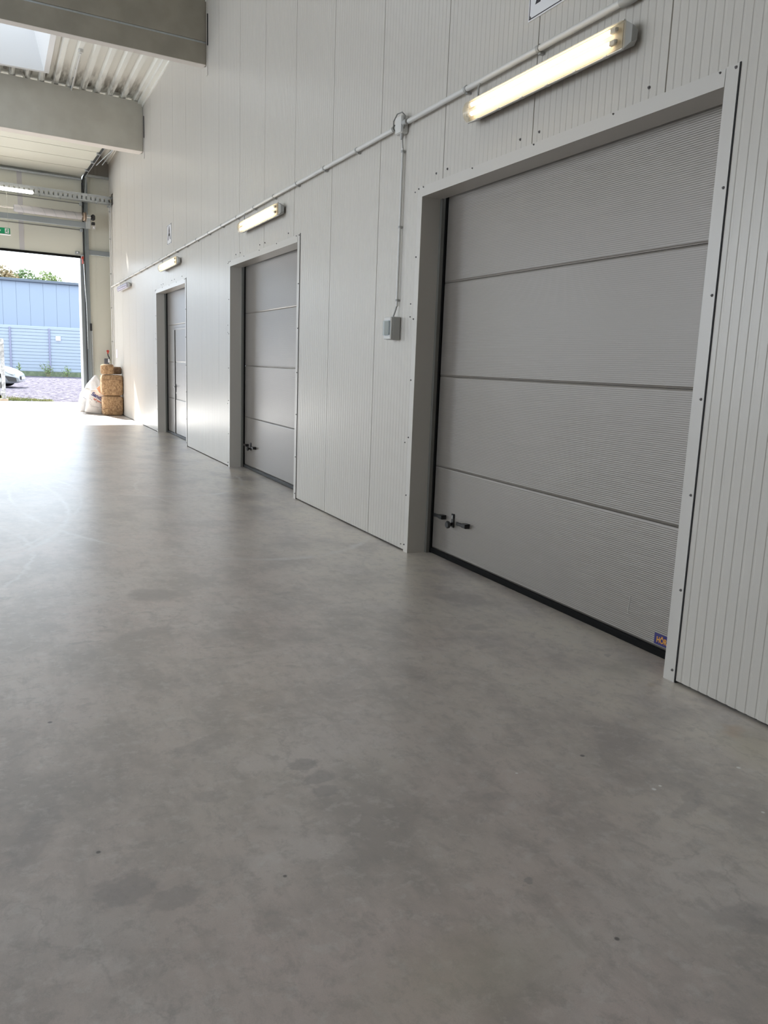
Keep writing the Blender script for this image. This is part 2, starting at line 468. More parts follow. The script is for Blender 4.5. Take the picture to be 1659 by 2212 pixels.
M_PANE = mix_shader('skylight_pane', [('Translucent', (.17, .18, .19), 0, 0)])
M_GLASS = mix_shader('window_glass', [('Transparent', (.95, .97, 1), 0, 0), ('Glossy', (1, 1, 1), .05, .02)])
def emis(name, col, k):
    m = bpy.data.materials.new(name); m.use_nodes = True
    n = m.node_tree.nodes; l = m.node_tree.links; n.remove(n['Principled BSDF'])
    e = n.new('ShaderNodeEmission'); e.inputs[0].default_value = (*col, 1); e.inputs[1].default_value = k
    l.new(e.outputs[0], n['Material Output'].inputs['Surface']); return m
M_TUBE = emis('fluorescent_tube_lit', (1.0, .84, .58), LAMP_E)
M_TUBEW = emis('fluorescent_tube_cool', (1.0, .92, .80), 6.0)
M_REFL = mat('lamp_reflector', (.45, .40, .32), .5)
M_TUBEOFF = mat('fluorescent_tube_off', (.70, .70, .82), .3)

# ------------------------------------------------------------------ frames of reference
TH = math.radians(7.0)
EM = Matrix.Translation((0, 24.0, 0)) @ Matrix.Rotation(TH, 4, 'Z')   # gate wall: u along it (left negative), v outwards, z up
HALL_L, HALL_B = -11.0, -9.0

# ------------------------------------------------------------------ floor and ground
mb = MB()
mb._add([(HALL_L, HALL_B, 0), (.9, HALL_B, 0), (.9, 24.3, 0), (HALL_L, 22.9, 0)], [(0, 1, 2, 3)])
mb._add([(HALL_L, HALL_B, -.2), (.9, HALL_B, -.2), (.9, 24.3, -.2), (HALL_L, 22.9, -.2)], [(3, 2, 1, 0)])
obj('floor', mb, M_FLOOR, kind='structure')
M_APRON = mat('apron_concrete', (.55, .54, .52), .8, var=(2, (.48, .47, .45)))
mb = MB()
mb._add([(-30, 20.6, -.01), (12, 25.7, -.01), (12, 28.4, -.01), (-30, 28.4, -.01)], [(0, 1, 2, 3)])
obj('ground_apron', mb, M_APRON, kind='structure')
mb = MB()
mb._add([(-120, 28.4, -.02), (90, 28.4, -.02), (90, 200, -.02), (-120, 200, -.02)], [(0, 1, 2, 3)])
obj('ground_gravel', mb, M_GRAVEL, kind='structure')

# ------------------------------------------------------------------ right wall of ribbed sandwich panels
PITCH, SEAM0 = 1.093, 3.23
RIB = PITCH / 20
def wall_profile(y0, y1):
    """(x, y) profile points of the micro-ribbed sheet between y0 and y1"""
    pts = []
    k0 = int(math.floor((y0 - SEAM0) / PITCH)) - 1
    k1 = int(math.ceil((y1 - SEAM0) / PITCH)) + 1
    for k in range(k0, k1):
        s = SEAM0 + k * PITCH
        pts += [(0, s - .0045), (.012, s - .0030), (.012, s + .0030), (0, s + .0045)]
        for j in range(1, 20):
            c = s + j * RIB
            pts += [(0, c - .0085), (.0023, c - .0050), (.0023, c + .0050), (0, c + .0085)]
    pts = [p for p in pts if y0 < p[1] < y1]
    return [(0, y0)] + pts + [(0, y1)]
WALL_H = 6.95
OPEN = [(2.855, 5.713), (8.55, 11.33), (14.29, 17.04)]
OZ = 2.787
rects = []
ys = HALL_B
for a, b in OPEN:
    rects.append((ys, a - .03, .012, WALL_H)); rects.append((a - .03, b + .03, OZ + .03, WALL_H)); ys = b + .03
rects += [(ys, 23.18, .012, WALL_H), (23.18, 23.56, .012, 5.45), (23.18, 23.56, 5.74, WALL_H), (23.56, 24.2, .012, WALL_H)]
mb = MB()
for y0, y1, z0, z1 in rects:
    mb.strip(wall_profile(y0, y1)[::-1], z0, z1, 'z')
    mb.box(.013, .12, y0, y1, z0, z1)
    if z0 < .1: mb.box(.02, .1, y0, y1, 0, z0 + .01, 1)
mb.box(.14, .16, 23.1, 23.7, 5.35, 5.85, 1)
obj('wall_right', mb, [M_WALL, M_DARK], kind='structure')

# ------------------------------------------------------------------ sectional doors in the right wall
LEAF_X = .205
SECT = [.042, .725, 1.445, 2.162, 2.86]
def screw(mb, x, y, z, r=.0075):
    mb.tube([(x, y, z), (x - .004, y, z)], [r, r * .8], 8)
    mb.tube([(x - .004, y, z), (x - .008, y, z)], [r * .6, r * .5], 6)
def lever(y0, y1, z):
    m = MB()
    m.prism([(-.0, 0), (-.040, 0), (-.046, .006), (-.046, .030), (-.034, .034), (0, .034)], y0, y0 + .05, 'y', M=Matrix.Translation((LEAF_X, 0, z - .017)))
    m.box(LEAF_X - .044, LEAF_X - .020, y0 + .02, y1, z - .012, z + .012, c=.005)
    m.box(LEAF_X - .044, LEAF_X - .030, y1 - .02, y1 + .004, z - .014, z + .014, c=.004)
    return m
def make_door(i, y0, y1, wicket=False):
    d = thing('door_%d' % (i + 1), (.1, (y0 + y1) / 2, 0), kind='structure')
    # casing sheet: face on the wall and the reveal behind it
    def casing(poly, a, b, axis):
        m = MB(); m.prism(poly, a, b, axis)
        return obj('casing', m, M_TRIM, d)
    def ell(y, s):   # L-shaped folded sheet: wall flange and reveal
        return [(-.006, y + s * .072), (-.006, y), (.17, y), (.17, y + s * .003), (-.0005, y + s * .003), (-.0005, y + s * .072)]
    cr = casing(ell(y0, -1), 0, 2.868, 'z')
    cl = casing(ell(y1, 1), 0, 2.868, 'z')
    ct = casing([(-.008, OZ + .075), (-.008, OZ), (.169, OZ), (.169, OZ + .003), (-.0062, OZ + .003), (-.0062, OZ + .075)], y0 + .001, y1 - .001, 'y')
    for z in (.06, .474, .947, 1.405, 1.88, 2.35, 2.852):
        m = MB(); screw(m, -.006, y0 - .055, z); obj('screw', m, M_SCREW, cr)
        m = MB(); screw(m, -.006, y1 + .058, z); obj('screw', m, M_SCREW, cl)
    m = MB(); m.box(-.004, .001, y0 - .078, y0 - .072, 0, 2.87); obj('shadow_gap', m, M_DARK, d)
    nn = 5
    for j in range(nn):
        m = MB(); screw(m, -.008, y0 + .03 + (y1 - y0 - .05) * j / (nn - 1), 2.853, .006); obj('screw', m, M_SCREW, ct)
    m = MB(); screw(m, -.0005, y1 + .1, 1.9, .005); 
    # guide rails and side seals
    for ya, yb, xx in ((y1 - .030, y1 + .01, .155), (y0 - .05, y0 - .008, .172)):
        m = MB(); m.box(xx, .185, ya, yb, 0, 2.83); m.box(.165, .20, (ya + yb) / 2 - .006, (ya + yb) / 2 + .006, 0, 2.83)
        obj('guide_rail', m, M_GUIDE, d)
    for ya, yb in ((y1 - .042, y1 + .06), (y0 - .06, y0 - .004)):
        m = MB(); m.box(.190, .2045, ya, yb, 0, 2.9); obj('side_seal', m, M_RUBBER, d)
    m = MB(); m.box(.19, .2045, y0, y1, 2.81, 2.95); obj('top_seal', m, M_RUBBER, d)
    leaf0, leaf1 = y0 - .06, y1 + .04
    for k in range(4):
        m = MB(); z0, z1 = SECT[k], SECT[k + 1]
        g = .0012
        prof = [(LEAF_X + .05, z0 + g), (LEAF_X + .006, z0 + g), (LEAF_X + .004, z0 + .006), (LEAF_X, z0 + .013), (LEAF_X, z1 - .012), (LEAF_X + .003, z1 - .005), (LEAF_X + .006, z1 - g), (LEAF_X + .05, z1 - g)]
        m.strip(prof, leaf0, leaf1, 'y')
        m.box(LEAF_X + .03, LEAF_X + .06, leaf0, leaf1, z0, z1, 1)
        obj('leaf_panel', m, [M_DOOR, M_DARK], d)
    m = MB(); m.box(LEAF_X - .012, LEAF_X + .03, leaf0, leaf1, 0.0, .044, c=.006)
    obj('bottom_seal', m, M_RUBBER if i == 0 else M_RAIL, d)
    if not wicket:
        yk = y1 - .36
        for (a, b) in ((yk - .165, yk - .165 + .14),):
            pass
        obj('latch_lever', lever(y1 - .245, y1 - .115, .335), M_BLACK, d)
        obj('latch_lever', lever(y1 - .605, y1 - .475, .33), M_BLACK, d)
        m = MB(); m.box(LEAF_X - .012, LEAF_X, yk - .018, yk + .018, .275, .385, c=.004)
        kp = obj('lock_plate', m, M_BLACK, d)
        m = MB(); m.box(LEAF_X - .0135, LEAF_X - .012, yk - .005, yk + .005, .345, .372)
        obj('keyhole', m, M_CHROME, kp)
        m = MB(); m.tube([(LEAF_X - .010, yk, .300), (LEAF_X - .035, yk, .300), (LEAF_X - .040, yk, .300), (LEAF_X - .056, yk, .300), (LEAF_X - .062, yk, .300)], [.014, .014, .028, .030, .022], 20)
        obj('knob', m, M_BLACK, kp)
    else:
        wy1, wy0 = y1 - .80, y0 + .05
        m = MB()
        m.box(LEAF_X - .014, LEAF_X + .004, wy1, wy1 + .045, .03, 2.10, c=.004)
        m.box(LEAF_X - .014, LEAF_X + .004, wy0 - .04, wy1 + .045, 2.06, 2.10, c=.004)
        w = obj('wicket_frame', m, M_DOOR, d)
        m = MB(); m.box(LEAF_X - .012, LEAF_X + .002, wy1 - .006, wy1 - .001, .04, 2.06)
        obj('wicket_gap', m, M_DARK, w)
        m = MB(); m.box(LEAF_X - .012, LEAF_X, wy1 - .06, wy1 - .022, .86, 1.02, c=.003)
        p = obj('lock_plate', m, M_BLACK, d)
        m = MB(); m.box(LEAF_X - .012, LEAF_X, wy1 - .055, wy1 - .03, .73, .83, c=.003); obj('lock_cylinder', m, M_BLACK, p)
        m = MB(); m.tube([(LEAF_X - .01, wy1 - .04, .97), (LEAF_X - .05, wy1 - .04, .97), (LEAF_X - .055, wy1 - .06, .97), (LEAF_X - .055, wy1 - .17, .965)], .010, 10)
        obj('handle', m, M_CHROME, p)
    return d
doors = [make_door(0, *OPEN[0]), make_door(1, *OPEN[1]), make_door(2, *OPEN[2], wicket=True)]
# maker's badge low on the nearest door
m = MB(); m.box(LEAF_X - .003, LEAF_X, 2.850, 3.145, .062, .124)
bd = obj('badge', m, M_BLUE, doors[0], label='blue and orange maker badge')
TM = Matrix.Translation((LEAF_X - .0035, 3.128, .076)) @ Matrix(((0, 0, -1, 0), (-.80, 0, 0, 0), (0, 1, 0, 0), (0, 0, 0, 1)))
text('badge_lettering', 'HÖRMANN', .044, TM, M_ORANGE, bd, .0006, .0012)
m = MB(); m.tube([(LEAF_X - .001, 3.36, .165), (LEAF_X - .001, 3.365, .19), (LEAF_X - .001, 3.36, .215), (LEAF_X - .001, 3.355, .27)], .0018, 6)
obj('scratch', m, M_TRIM, doors[0])
# loose wall screws above the openings
m = MB()
for y in (3.345, 4.253, 4.449, 5.35, 5.514, 8.87, 9.74, 9.95, 10.83, 11.05, 14.55, 15.2, 15.45, 16.3, 16.5): screw(m, 0.0, y, 2.918, .009)
for y in (5.83, 11.45, 17.15):
    for z in (.05, .9, 1.9, 2.0, 2.84): screw(m, 0.0, y + .01, z, .006)
obj('trim_1', m, M_SCREW, kind='structure')

# ------------------------------------------------------------------ other walls
mb = MB()
mb.box(HALL_L - .2, HALL_L, HALL_B, 23.2, 0, 1.2)
mb.box(HALL_L - .2, HALL_L, HALL_B, 23.2, 5.2, 6.95)
for a, b in ((HALL_B, 2.0), (8.6, 10.0), (15.0, 17.0), (22.0, 23.2)):
    mb.box(HALL_L - .2, HALL_L, a, b, 1.2, 5.2)
obj('wall_left', mb, M_INFILL, kind='structure')
mb = MB(); mb.box(HALL_L - .2, .12, HALL_B - .2, HALL_B, 0, 6.95)
obj('wall_back', mb, M_INFILL, kind='structure')

# gate wall
GU0, GU1 = -5.35, -.70
mb = MB(EM)
mb.box(-11.2, GU0, 0, .15, 0, 6.95); mb.box(GU0, GU1, .0, .15, 5.4, 6.95)
# cream cassettes to the right of the gate, set behind the steel rails
for z0, z1 in ((.36, 4.2), (4.32, 6.25)):
    mb.box(-.62, .02, .03, .15, z0, z1)
    for u in (-.40, -.36): mb.box(u - .003, u + .003, .027, .03, z0, z1)
mb.box(-.62, .02, .0, .15, 6.25, 6.95, 2)
for u in (-.38, -.30): mb.box(u - .003, u + .003, -.004, 0, 6.27, 6.62, 1)
mb.box(-.62, .02, .0, .15, 0, .36, 3)
obj('wall_gate', mb, [M_INFILL, M_GUIDE, mat('lintel_concrete_dark', (.30, .28, .255), .85), M_CONC], kind='structure')
mb = MB(EM); mb.box(-.60, 0, -.03, .03, 4.20, 4.32, c=.004); obj('trim_2', mb, M_GREYPAINT, kind='structure')
mb = MB(EM); mb.box(-.60, 0, -.03, .03, 6.20, 6.26, c=.004); obj('trim_3', mb, M_STEEL, kind='structure')
mb = MB(EM); mb.box(-.60, 0, -.012, .03, .355, .375); obj('trim_4', mb, M_TRIM, kind='structure')
mb = MB(EM); mb.box(-.66, .0, .01, .05, 6.60, 6.66); obj('trim_5', mb, M_STEEL, kind='structure')

# ------------------------------------------------------------------ gate (sectional door partly raised)
g = thing('door_4', tuple(EM @ Vector((-2.7, 0, 0))), kind='structure')
mb = MB(EM); mb.box(-.79, -.64, .0, .2, 0, 6.0, c=.004); mb.box(-.66, -.575, -.06, .03, 0, 6.15, c=.004)
obj('side_post', mb, M_GREYPAINT, g)
mb = MB(EM); mb.box(-5.45, -5.35, -.06, .15, 0, 6.15, c=.004); obj('side_post', mb, M_GREYPAINT, g)
mb = MB(EM); mb.box(-.80, -.788, .02, .26, 0, 4.1); obj('jamb_edge', mb, M_SIGNW, g)
track = [(-.70, -.10, 0), (-.70, -.10, 5.9), (-.70, -.22, 6.10), (-.70, -2.45, 6.42)]
def track_mb(u, mb):
    mb.box(u - .025, u + .012, -.14, -.06, 0, 6.0)
    a, b = Vector((u, -.10, 5.98)), Vector((u, -2.5, 6.40))
    mb.tube([(u, -.10, 5.9), (u, -.16, 6.06), (u, -.32, 6.14), (u, -2.5, 6.43)], [.03, .03, .028, .026], 6)
    return mb
for u in (-.71, -5.30):
    obj('guide_track', track_mb(u, MB(EM)), M_RAIL, g)
mb = MB(EM); mb.tube([(-.665, -.12, 5.6), (-.665, -.40, 6.16), (-.665, -2.4, 6.45)], .014, 6); obj('track_lip', mb, M_STEEL, g)
mb = MB(EM)
mb.tube([(-.66, -2.35, 6.50), (-.42, -2.30, 6.50)], .03, 4); mb.tube([(-.42, -2.3, 6.50), (-.62, -1.3, 6.25)], .016, 4); mb.tube([(-.38, -2.3, 6.55), (-.45, -1.2, 6.3)], .014, 4)
obj('track_bracket', mb, M_STEEL, g)
M_STILE = mat('stile_grey', (.50, .49, .50), .45)
LZ = [4.13, 4.80, 5.47, 6.12]
for k in range(3):
    mb = MB(EM); mb.box(-5.35, -.73, -.085, -.045, LZ[k] + .006, LZ[k + 1] - .006)
    mb.box(-5.35, -.73, -.080, -.05, LZ[k] - .002, LZ[k] + .008, 1)
    ls = obj('leaf_panel', mb, [M_INFILL, M_GUIDE], g)
    mb = MB(EM); mb.box(-2.31, -2.19, -.090, -.085, LZ[k] + .012, LZ[k + 1] - .012); obj('stile', mb, M_STILE, ls)
    mb = MB(EM); mb.box(-.80, -.70, -.13, -.085, LZ[k] - .045, LZ[k] + .035, c=.006); obj('hinge_roller', mb, M_STEEL, ls)
slope = math.atan2(.30, 2.3)
for k in range(4):
    a = .12 + k * .63; b = a + .61
    A = (-a * math.cos(slope) - .06, 6.13 + a * math.sin(slope)); B = (-b * math.cos(slope) - .06, 6.13 + b * math.sin(slope))
    mb = MB(EM); mb.prism([A, B, (B[0], B[1] + .04), (A[0], A[1] + .04)], -5.35, -.73, 'x')
    ls = obj('leaf_panel', mb, M_INFILL, g)
    mb = MB(EM); mb.box(-.78, -.68, B[0] - .02, B[0] + .03, B[1] - .05, B[1] + .02, c=.005); obj('hinge_roller', mb, M_STEEL, ls)
mb = MB(EM); mb.box(-5.35, -.73, -.11, -.05, 4.075, 4.135, c=.008); obj('bottom_seal', mb, M_RUBBER, g)
mb = MB(EM); mb.tube([(-5.3, -.16, 6.08), (-.76, -.16, 6.08)], .035, 12); obj('top_roller', mb, M_STEEL, g)
mb = MB(EM); mb.tube([(-5.3, -2.55, 6.47), (-.62, -2.55, 6.47)], .03, 12); mb.tube([(-5.3, -2.5, 6.53), (-.66, -2.5, 6.53)], .03, 4)
obj('track_crossbar', mb, M_STEEL, g)
for z in (4.80, 5.47):
    mb = MB(EM); mb.tube([(-5.3, -.095, z), (-.73, -.095, z)], .011, 8); obj('strut_bar', mb, M_GUIDE, g)
# torsion shaft, spring drum, carrier beam, motor
sv, sz = -.50, 5.09
mb = MB(EM); mb.tube([(-5.4, sv, sz), (-.60, sv, sz)], .020, 10); sh = obj('torsion_shaft', mb, M_CHROME, g)
mb = MB(EM)
mb.tube([(-2.47, sv, sz), (-2.44, sv, sz), (-.86, sv, sz), (-.84, sv, sz)], [.075, .092, .092, .08], 24)
sd = obj('spring_drum', mb, mat('spring_grey', (.44, .43, .44), .6), sh)
mb = MB(EM)
hp = [(-2.42 + 1.55 * t / 180., sv + .0935 * math.cos(t * .21), sz + .0935 * math.sin(t * .21)) for t in range(181)]
mb.tube(hp, .003, 4); obj('spring_winding', mb, M_GREYPAINT, sd)
mb = MB(EM); mb.tube([(-.80, sv, sz), (-.765, sv, sz)], .105, 20); obj('cable_drum', mb, mat('drum_tan', (.42, .32, .24), .6), sh)
mb = MB(EM); mb.tube([(-.745, sv, sz), (-.735, sv, sz)], .125, 20); obj('drum_flange', mb, mat('drum_brown', (.26, .19, .14), .6), sh)
mb = MB(EM); mb.box(-5.45, -.62, sv + .02, sv + .10, 4.82, 4.96, c=.006); obj('carrier_beam', mb, M_GREYPAINT, g)
mb = MB(EM); mb.box(-.74, -.62, sv, -.0, 4.84, 4.90); mb.box(-.74, -.62, sv - .01, sv + .01, 4.80, 5.15); obj('shaft_bracket', mb, M_STEEL, g)
mb = MB(EM); mb.box(-.60, -.50, sv - .06, sv + .06, 5.02, 5.17, c=.03); mb.box(-.59, -.51, sv - .05, sv + .05, 4.90, 4.98, c=.01)
mo = obj('drive_motor', mb, M_BLACK, g)
mb = MB(EM); mb.box(-.595, -.505, sv - .056, sv - .045, 4.80, 4.89); obj('warning_plate', mb, mat('plate_grey', (.42, .40, .38), .6), mo)
mb = MB(EM); mb.prism([(-.58, 4.815), (-.52, 4.815), (-.55, 4.87)], sv - .059, sv - .056, 'y'); obj('warning_triangle', mb, M_SIGNW, mo)
mb = MB(EM); mb.box(-.94, -.83, -.16, -.085, 4.17, 4.24, c=.01); sb = obj('edge_switch_box', mb, M_GREYPAINT, g)
mb = MB(EM); mb.tube([(-.90, -.165, 4.21), (-.90, -.175, 4.21)], .018, 10); obj('switch_cap', mb, M_SIGNW, sb)
mb = MB(EM); mb.box(-.79, -.735, -.17, -.09, 4.05, 4.12, c=.01); mb.box(-.775, -.75, -.17, -.10, 3.93, 4.06, c=.006)
obj('cable_safety_catch', mb, M_RED, g)
mb = MB(EM)
mb.tube([(-.735, -.15, 4.0), (-.725, -.16, 3.4), (-.70, -.15, 2.9), (-.69, -.14, 2.3), (-.69, -.13, 1.7)], .010, 6); obj('pull_cord', mb, M_CHROME, g)
mb = MB(EM); mb.box(-.60, -.55, -.09, -.05, 2.18, 2.38, c=.008); obj('photo_cell', mb, M_BLACK, g)
mb = MB(EM); mb.box(-.565, -.545, -.07, -.045, .0, 2.3); obj('cable_duct', mb, M_STEEL, g)

# ------------------------------------------------------------------ roof deck, beams, skylights
ROOF_Z = 6.70
SKY_Y = [(15.3, 17.42), (10.3, 11.72), (4.6, 6.02), (-1.1, .32), (-6.8, -5.38)]  # first skylight is in view; the others are added, unseen, for top light
SKY_X = (-4.6, -1.93)
mb = MB()
xs = HALL_L
prof = []
while xs < -.10:
    prof += [(xs, ROOF_Z), (xs + .075, ROOF_Z), (xs + .10, ROOF_Z + .085), (xs + .225, ROOF_Z + .085)]
    xs += .258
prof = [p for p in prof if p[0] < -.10] + [(-.10, ROOF_Z), (.1, ROOF_Z)]
ycuts = [HALL_B - .2]
for a, b in sorted(SKY_Y): ycuts += [a, b]
ycuts.append(24.3)
for i in range(len(ycuts) - 1):
    a, b = ycuts[i], ycuts[i + 1]
    if i % 2 == 0: mb.strip(prof, a, b, 'y')
    else:
        mb.strip([p for p in prof if p[0] <= SKY_X[0]], a, b, 'y')
        mb.strip([p for p in prof if p[0] >= SKY_X[1]], a, b, 'y')
for a, b in zip(ycuts[0::2], ycuts[1::2]): mb.box(HALL_L - .2, .12, a, b, ROOF_Z + .12, ROOF_Z + .3)
for a, b in SKY_Y:
    mb.box(HALL_L - .2, SKY_X[0], a, b, ROOF_Z + .12, ROOF_Z + .3); mb.box(SKY_X[1], .12, a, b, ROOF_Z + .12, ROOF_Z + .3)
obj('ceiling', mb, M_DECK, kind='structure')
mb = MB(); mb.box(-.10, -.0, HALL_B, 24.0, ROOF_Z - .055, ROOF_Z - .003); mb.box(-.022, -.0, HALL_B, 24.0, ROOF_Z - .10, ROOF_Z - .05)
obj('trim_6', mb, M_CEIL, kind='structure')
for i, (a, b) in enumerate(SKY_Y):
    w = thing('window_%d' % (i + 1), ((SKY_X[0] + SKY_X[1]) / 2, (a + b) / 2, ROOF_Z), kind='structure')
    mb = MB(); x0, x1 = SKY_X; t = .09; zz = ROOF_Z - .012
    mb.box(x0 - t, x1 + t, a - t, a, zz, zz + .03); mb.box(x0 - t, x1 + t, b, b + t, zz, zz + .03)
    mb.box(x0 - t, x0, a, b, zz, zz + .03); mb.box(x1, x1 + t, a, b, zz, zz + .03)
    obj('frame', mb, M_SKYL, w)
    mb = MB(); H = ROOF_Z + .75
    for q in ([(x0, a), (x1, a)], [(x1, a), (x1, b)], [(x1, b), (x0, b)], [(x0, b), (x0, a)]):
        (p0, p1) = q
        cx, cy = (x0 + x1) / 2, (a + b) / 2
        f = .86
        u0 = (cx + (p0[0] - cx) * f, cy + (p0[1] - cy) * f); u1 = (cx + (p1[0] - cx) * f, cy + (p1[1] - cy) * f)
        mb._add([(p0[0], p0[1], zz), (p1[0], p1[1], zz), (u1[0], u1[1], H), (u0[0], u0[1], H)], [(0, 1, 2, 3)])
    obj('shaft', mb, M_SKYL, w)
    mb = MB()
    hx, hy = (x1 - x0) / 2 * .86, (b - a) / 2 * .86; cx, cy = (x0 + x1) / 2, (a + b) / 2
    def dome(u, v):
        X = (u * 2 - 1); Y = (v * 2 - 1)
        return (cx + X * hx, cy + Y * hy, H + .22 * (1 - X ** 4) * (1 - Y ** 4))
    mb.grid(dome, 13, 9); obj('dome_pane', mb, M_PANE, w)
# unseen strip windows added to the left wall, with area lamps as side fill
for i, (a, b) in enumerate(((2.0, 8.6), (10.0, 15.0), (17.0, 22.0))):
    w = thing('window_%d' % (i + 6), (HALL_L, (a + b) / 2, 1.2), kind='structure')
    mb = MB(); n_ = 5
    for j in range(n_ + 1):
        y = a + (b - a) * j / n_; mb.box(HALL_L - .12, HALL_L - .04, y - .03, y + .03, 1.2, 5.2)
    for z in (1.2, 3.2, 5.14): mb.box(HALL_L - .12, HALL_L - .04, a, b, z, z + .06)
    obj('frame', mb, M_GREYPAINT, w)
    mb = MB(); mb.box(HALL_L - .085, HALL_L - .075, a, b, 1.2, 5.2); obj('pane', mb, M_GLASS, w)
    ld = bpy.data.lights.new('window_daylight', 'AREA'); ld.shape = 'RECTANGLE'; ld.size = 4.0; ld.size_y = b - a
    ld.energy = SIDE_W * (b - a); ld.color = (1.0, .95, .87)
    lo = bpy.data.objects.new('window_daylight', ld); COL.objects.link(lo); lo.location = (HALL_L - .3, (a + b) / 2, 3.2)
    lo.rotation_euler = (0, math.radians(-90), 0)

def beam(y, deg, zb, zt, w, groove):
    M = Matrix.Translation((0, y, 0)) @ Matrix.Rotation(math.radians(deg), 4, 'Z')
    mb = MB(M)
    p = [(0, zb), (w, zb), (w, zt), (0, zt)]
    if groove:
        gz = zb + .28
        p = [(0, zb), (w, zb), (w, zt), (0, zt), (0, gz + .03), (.012, gz + .03), (.012, gz), (0, gz)]
        mb.box(-11.2, -.01, .011, .014, gz + .002, gz + .028, 2)
    n = len(p)
    mb.prism(p, -11.2, -.012, 'x')
    mb.box(-11.2, -.012, .004, w - .004, zb - .004, zb - .0005, 1)
    return mb
M_UNDER = mat('beam_underside', (.72, .68, .63), .7)
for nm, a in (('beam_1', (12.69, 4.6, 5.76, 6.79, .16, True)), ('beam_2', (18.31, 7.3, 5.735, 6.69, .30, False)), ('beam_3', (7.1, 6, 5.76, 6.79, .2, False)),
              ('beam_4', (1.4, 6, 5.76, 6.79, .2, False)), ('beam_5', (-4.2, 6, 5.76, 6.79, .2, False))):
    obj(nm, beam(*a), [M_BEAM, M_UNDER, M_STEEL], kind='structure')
# sheet collars where the beams enter the wall
for i, (y, z) in enumerate(((12.62, 5.70), (18.2, 5.68))):
    mb = MB(); mb.box(-.012, -.0, y, y + .05, z - .1, 6.7); mb.box(-.015, -.0, y - .012, y, z + .30, z + .72, 1)
    obj('trim_%d' % (7 + i), mb, [M_TRIM, M_DARK], kind='structure')

# sprinkler-like rod below the deck
M_BEAM2 = mat('beam_concrete_pale', (.56, .54, .47), .85, var=(3, (.50, .475, .41), .8))  # bounce off the sunlit floor painted into the second beam as a paler tone
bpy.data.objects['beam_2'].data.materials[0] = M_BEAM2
t = thing('ceiling_conduit', (-1.4, 17, ROOF_Z), label='thin white conduit running under the corrugated roof between the two concrete beams', category='conduit')
mb = MB(); mb.tube([(-1.42, 15.95, ROOF_Z - .05), (-1.39, 18.25, ROOF_Z - .05)], .018, 8); obj('pipe', mb, M_PVC, t)
mb = MB(); mb.tube([(-1.42, 15.93, ROOF_Z), (-1.42, 15.93, ROOF_Z - .04), (-1.42, 15.93, ROOF_Z - .05)], [.045, .045, .03], 14); obj('end_box', mb, M_PVC, t)
for y in (16.4, 16.95, 17.5, 18.05):
    mb = MB(); mb.box(-1.42, -1.39, y, y + .02, ROOF_Z - .045, ROOF_Z); obj('clip', mb, M_GREYPAINT, t)

# ------------------------------------------------------------------ cable tray with tube light, exit sign
TM_ = Matrix.Translation((0, 23.37, 0)) @ Matrix.Rotation(math.radians(7.2), 4, 'Z')
t = thing('cable_tray', (-3, 23.0, 5.55), label='perforated steel cable tray crossing the hall in front of the raised gate', category='cable tray')
mb = MB(TM_)
mb.box(-8, .0, -.01, .0, 5.62, 5.655); mb.box(-8, .0, .0, .20, 5.47, 5.478); mb.box(-8, .0, .19, .2, 5.47, 5.60)
mb.box(-8, .0, -.006, .0, 5.47, 5.505); mb.box(-8, .0, -.006, 0, 5.59, 5.62)
u = -8.0
while u < -.08:
    mb.box(u, u + .075, -.006, 0, 5.50, 5.595); u += .115
obj('tray_body', mb, M_STEEL, t)
mb = MB(TM_); mb.box(-.10, -.03, -.02, .16, 5.40, 5.44); mb.tube([(-.09, -.01, 5.36), (-.03, -.01, 5.48)], .012, 6); obj('wall_bracket', mb, M_STEEL, t)
for u in (-.8, -1.3, -1.8, -.4):
    mb = MB(TM_); mb.tube([(u, .02, 5.43), (u, .02, 5.475)], .012, 8); obj('bolt', mb, M_GREYPAINT, t)
t = thing('tube_light', tuple(TM_ @ Vector((-2.75, .03, 5.5))), label='lit white tube light hanging under the cable tray before the gate', category='light')
mb = MB(TM_); mb.tube([(-3.5, -.065, 5.485), (-1.99, -.065, 5.485), (-1.97, -.065, 5.485), (-1.955, -.065, 5.485)], [.045, .045, .04, .02], 16); obj('tube', mb, M_TUBEW, t)
mb = MB(TM_); mb.box(-3.45, -2.0, -.028, -.012, 5.47, 5.50); obj('mount', mb, M_PVC, t)
t = thing('exit_sign', tuple(TM_ @ Vector((-2.75, -.15, 4.4))), label='green emergency exit sign with white arrow and running figure hung before the gate', category='sign')
EX = Matrix.Translation((-.02, 23.2, 0)) @ Matrix.Rotation(math.radians(7.0), 4, 'Z')
mb = MB(EX); mb.box(-2.93, -2.505, -.02, .02, 4.40, 4.545, c=.004); obj('plate', mb, M_GREEN, t)
mb = MB(EX); mb.box(-2.945, -2.49, -.03, .03, 4.375, 4.40, c=.003); obj('base_strip', mb, M_SIGNW, t)
mb = MB(EX); mb.box(-2.625, -2.535, -.023, -.0205, 4.415, 4.53)
rf = obj('pictogram', mb, M_SIGNW, t)
mb = MB(EX); f0, f1 = -.026, -.0235
mb.tube([(-2.572, f0, 4.515), (-2.572, f1, 4.515)], .009, 12)
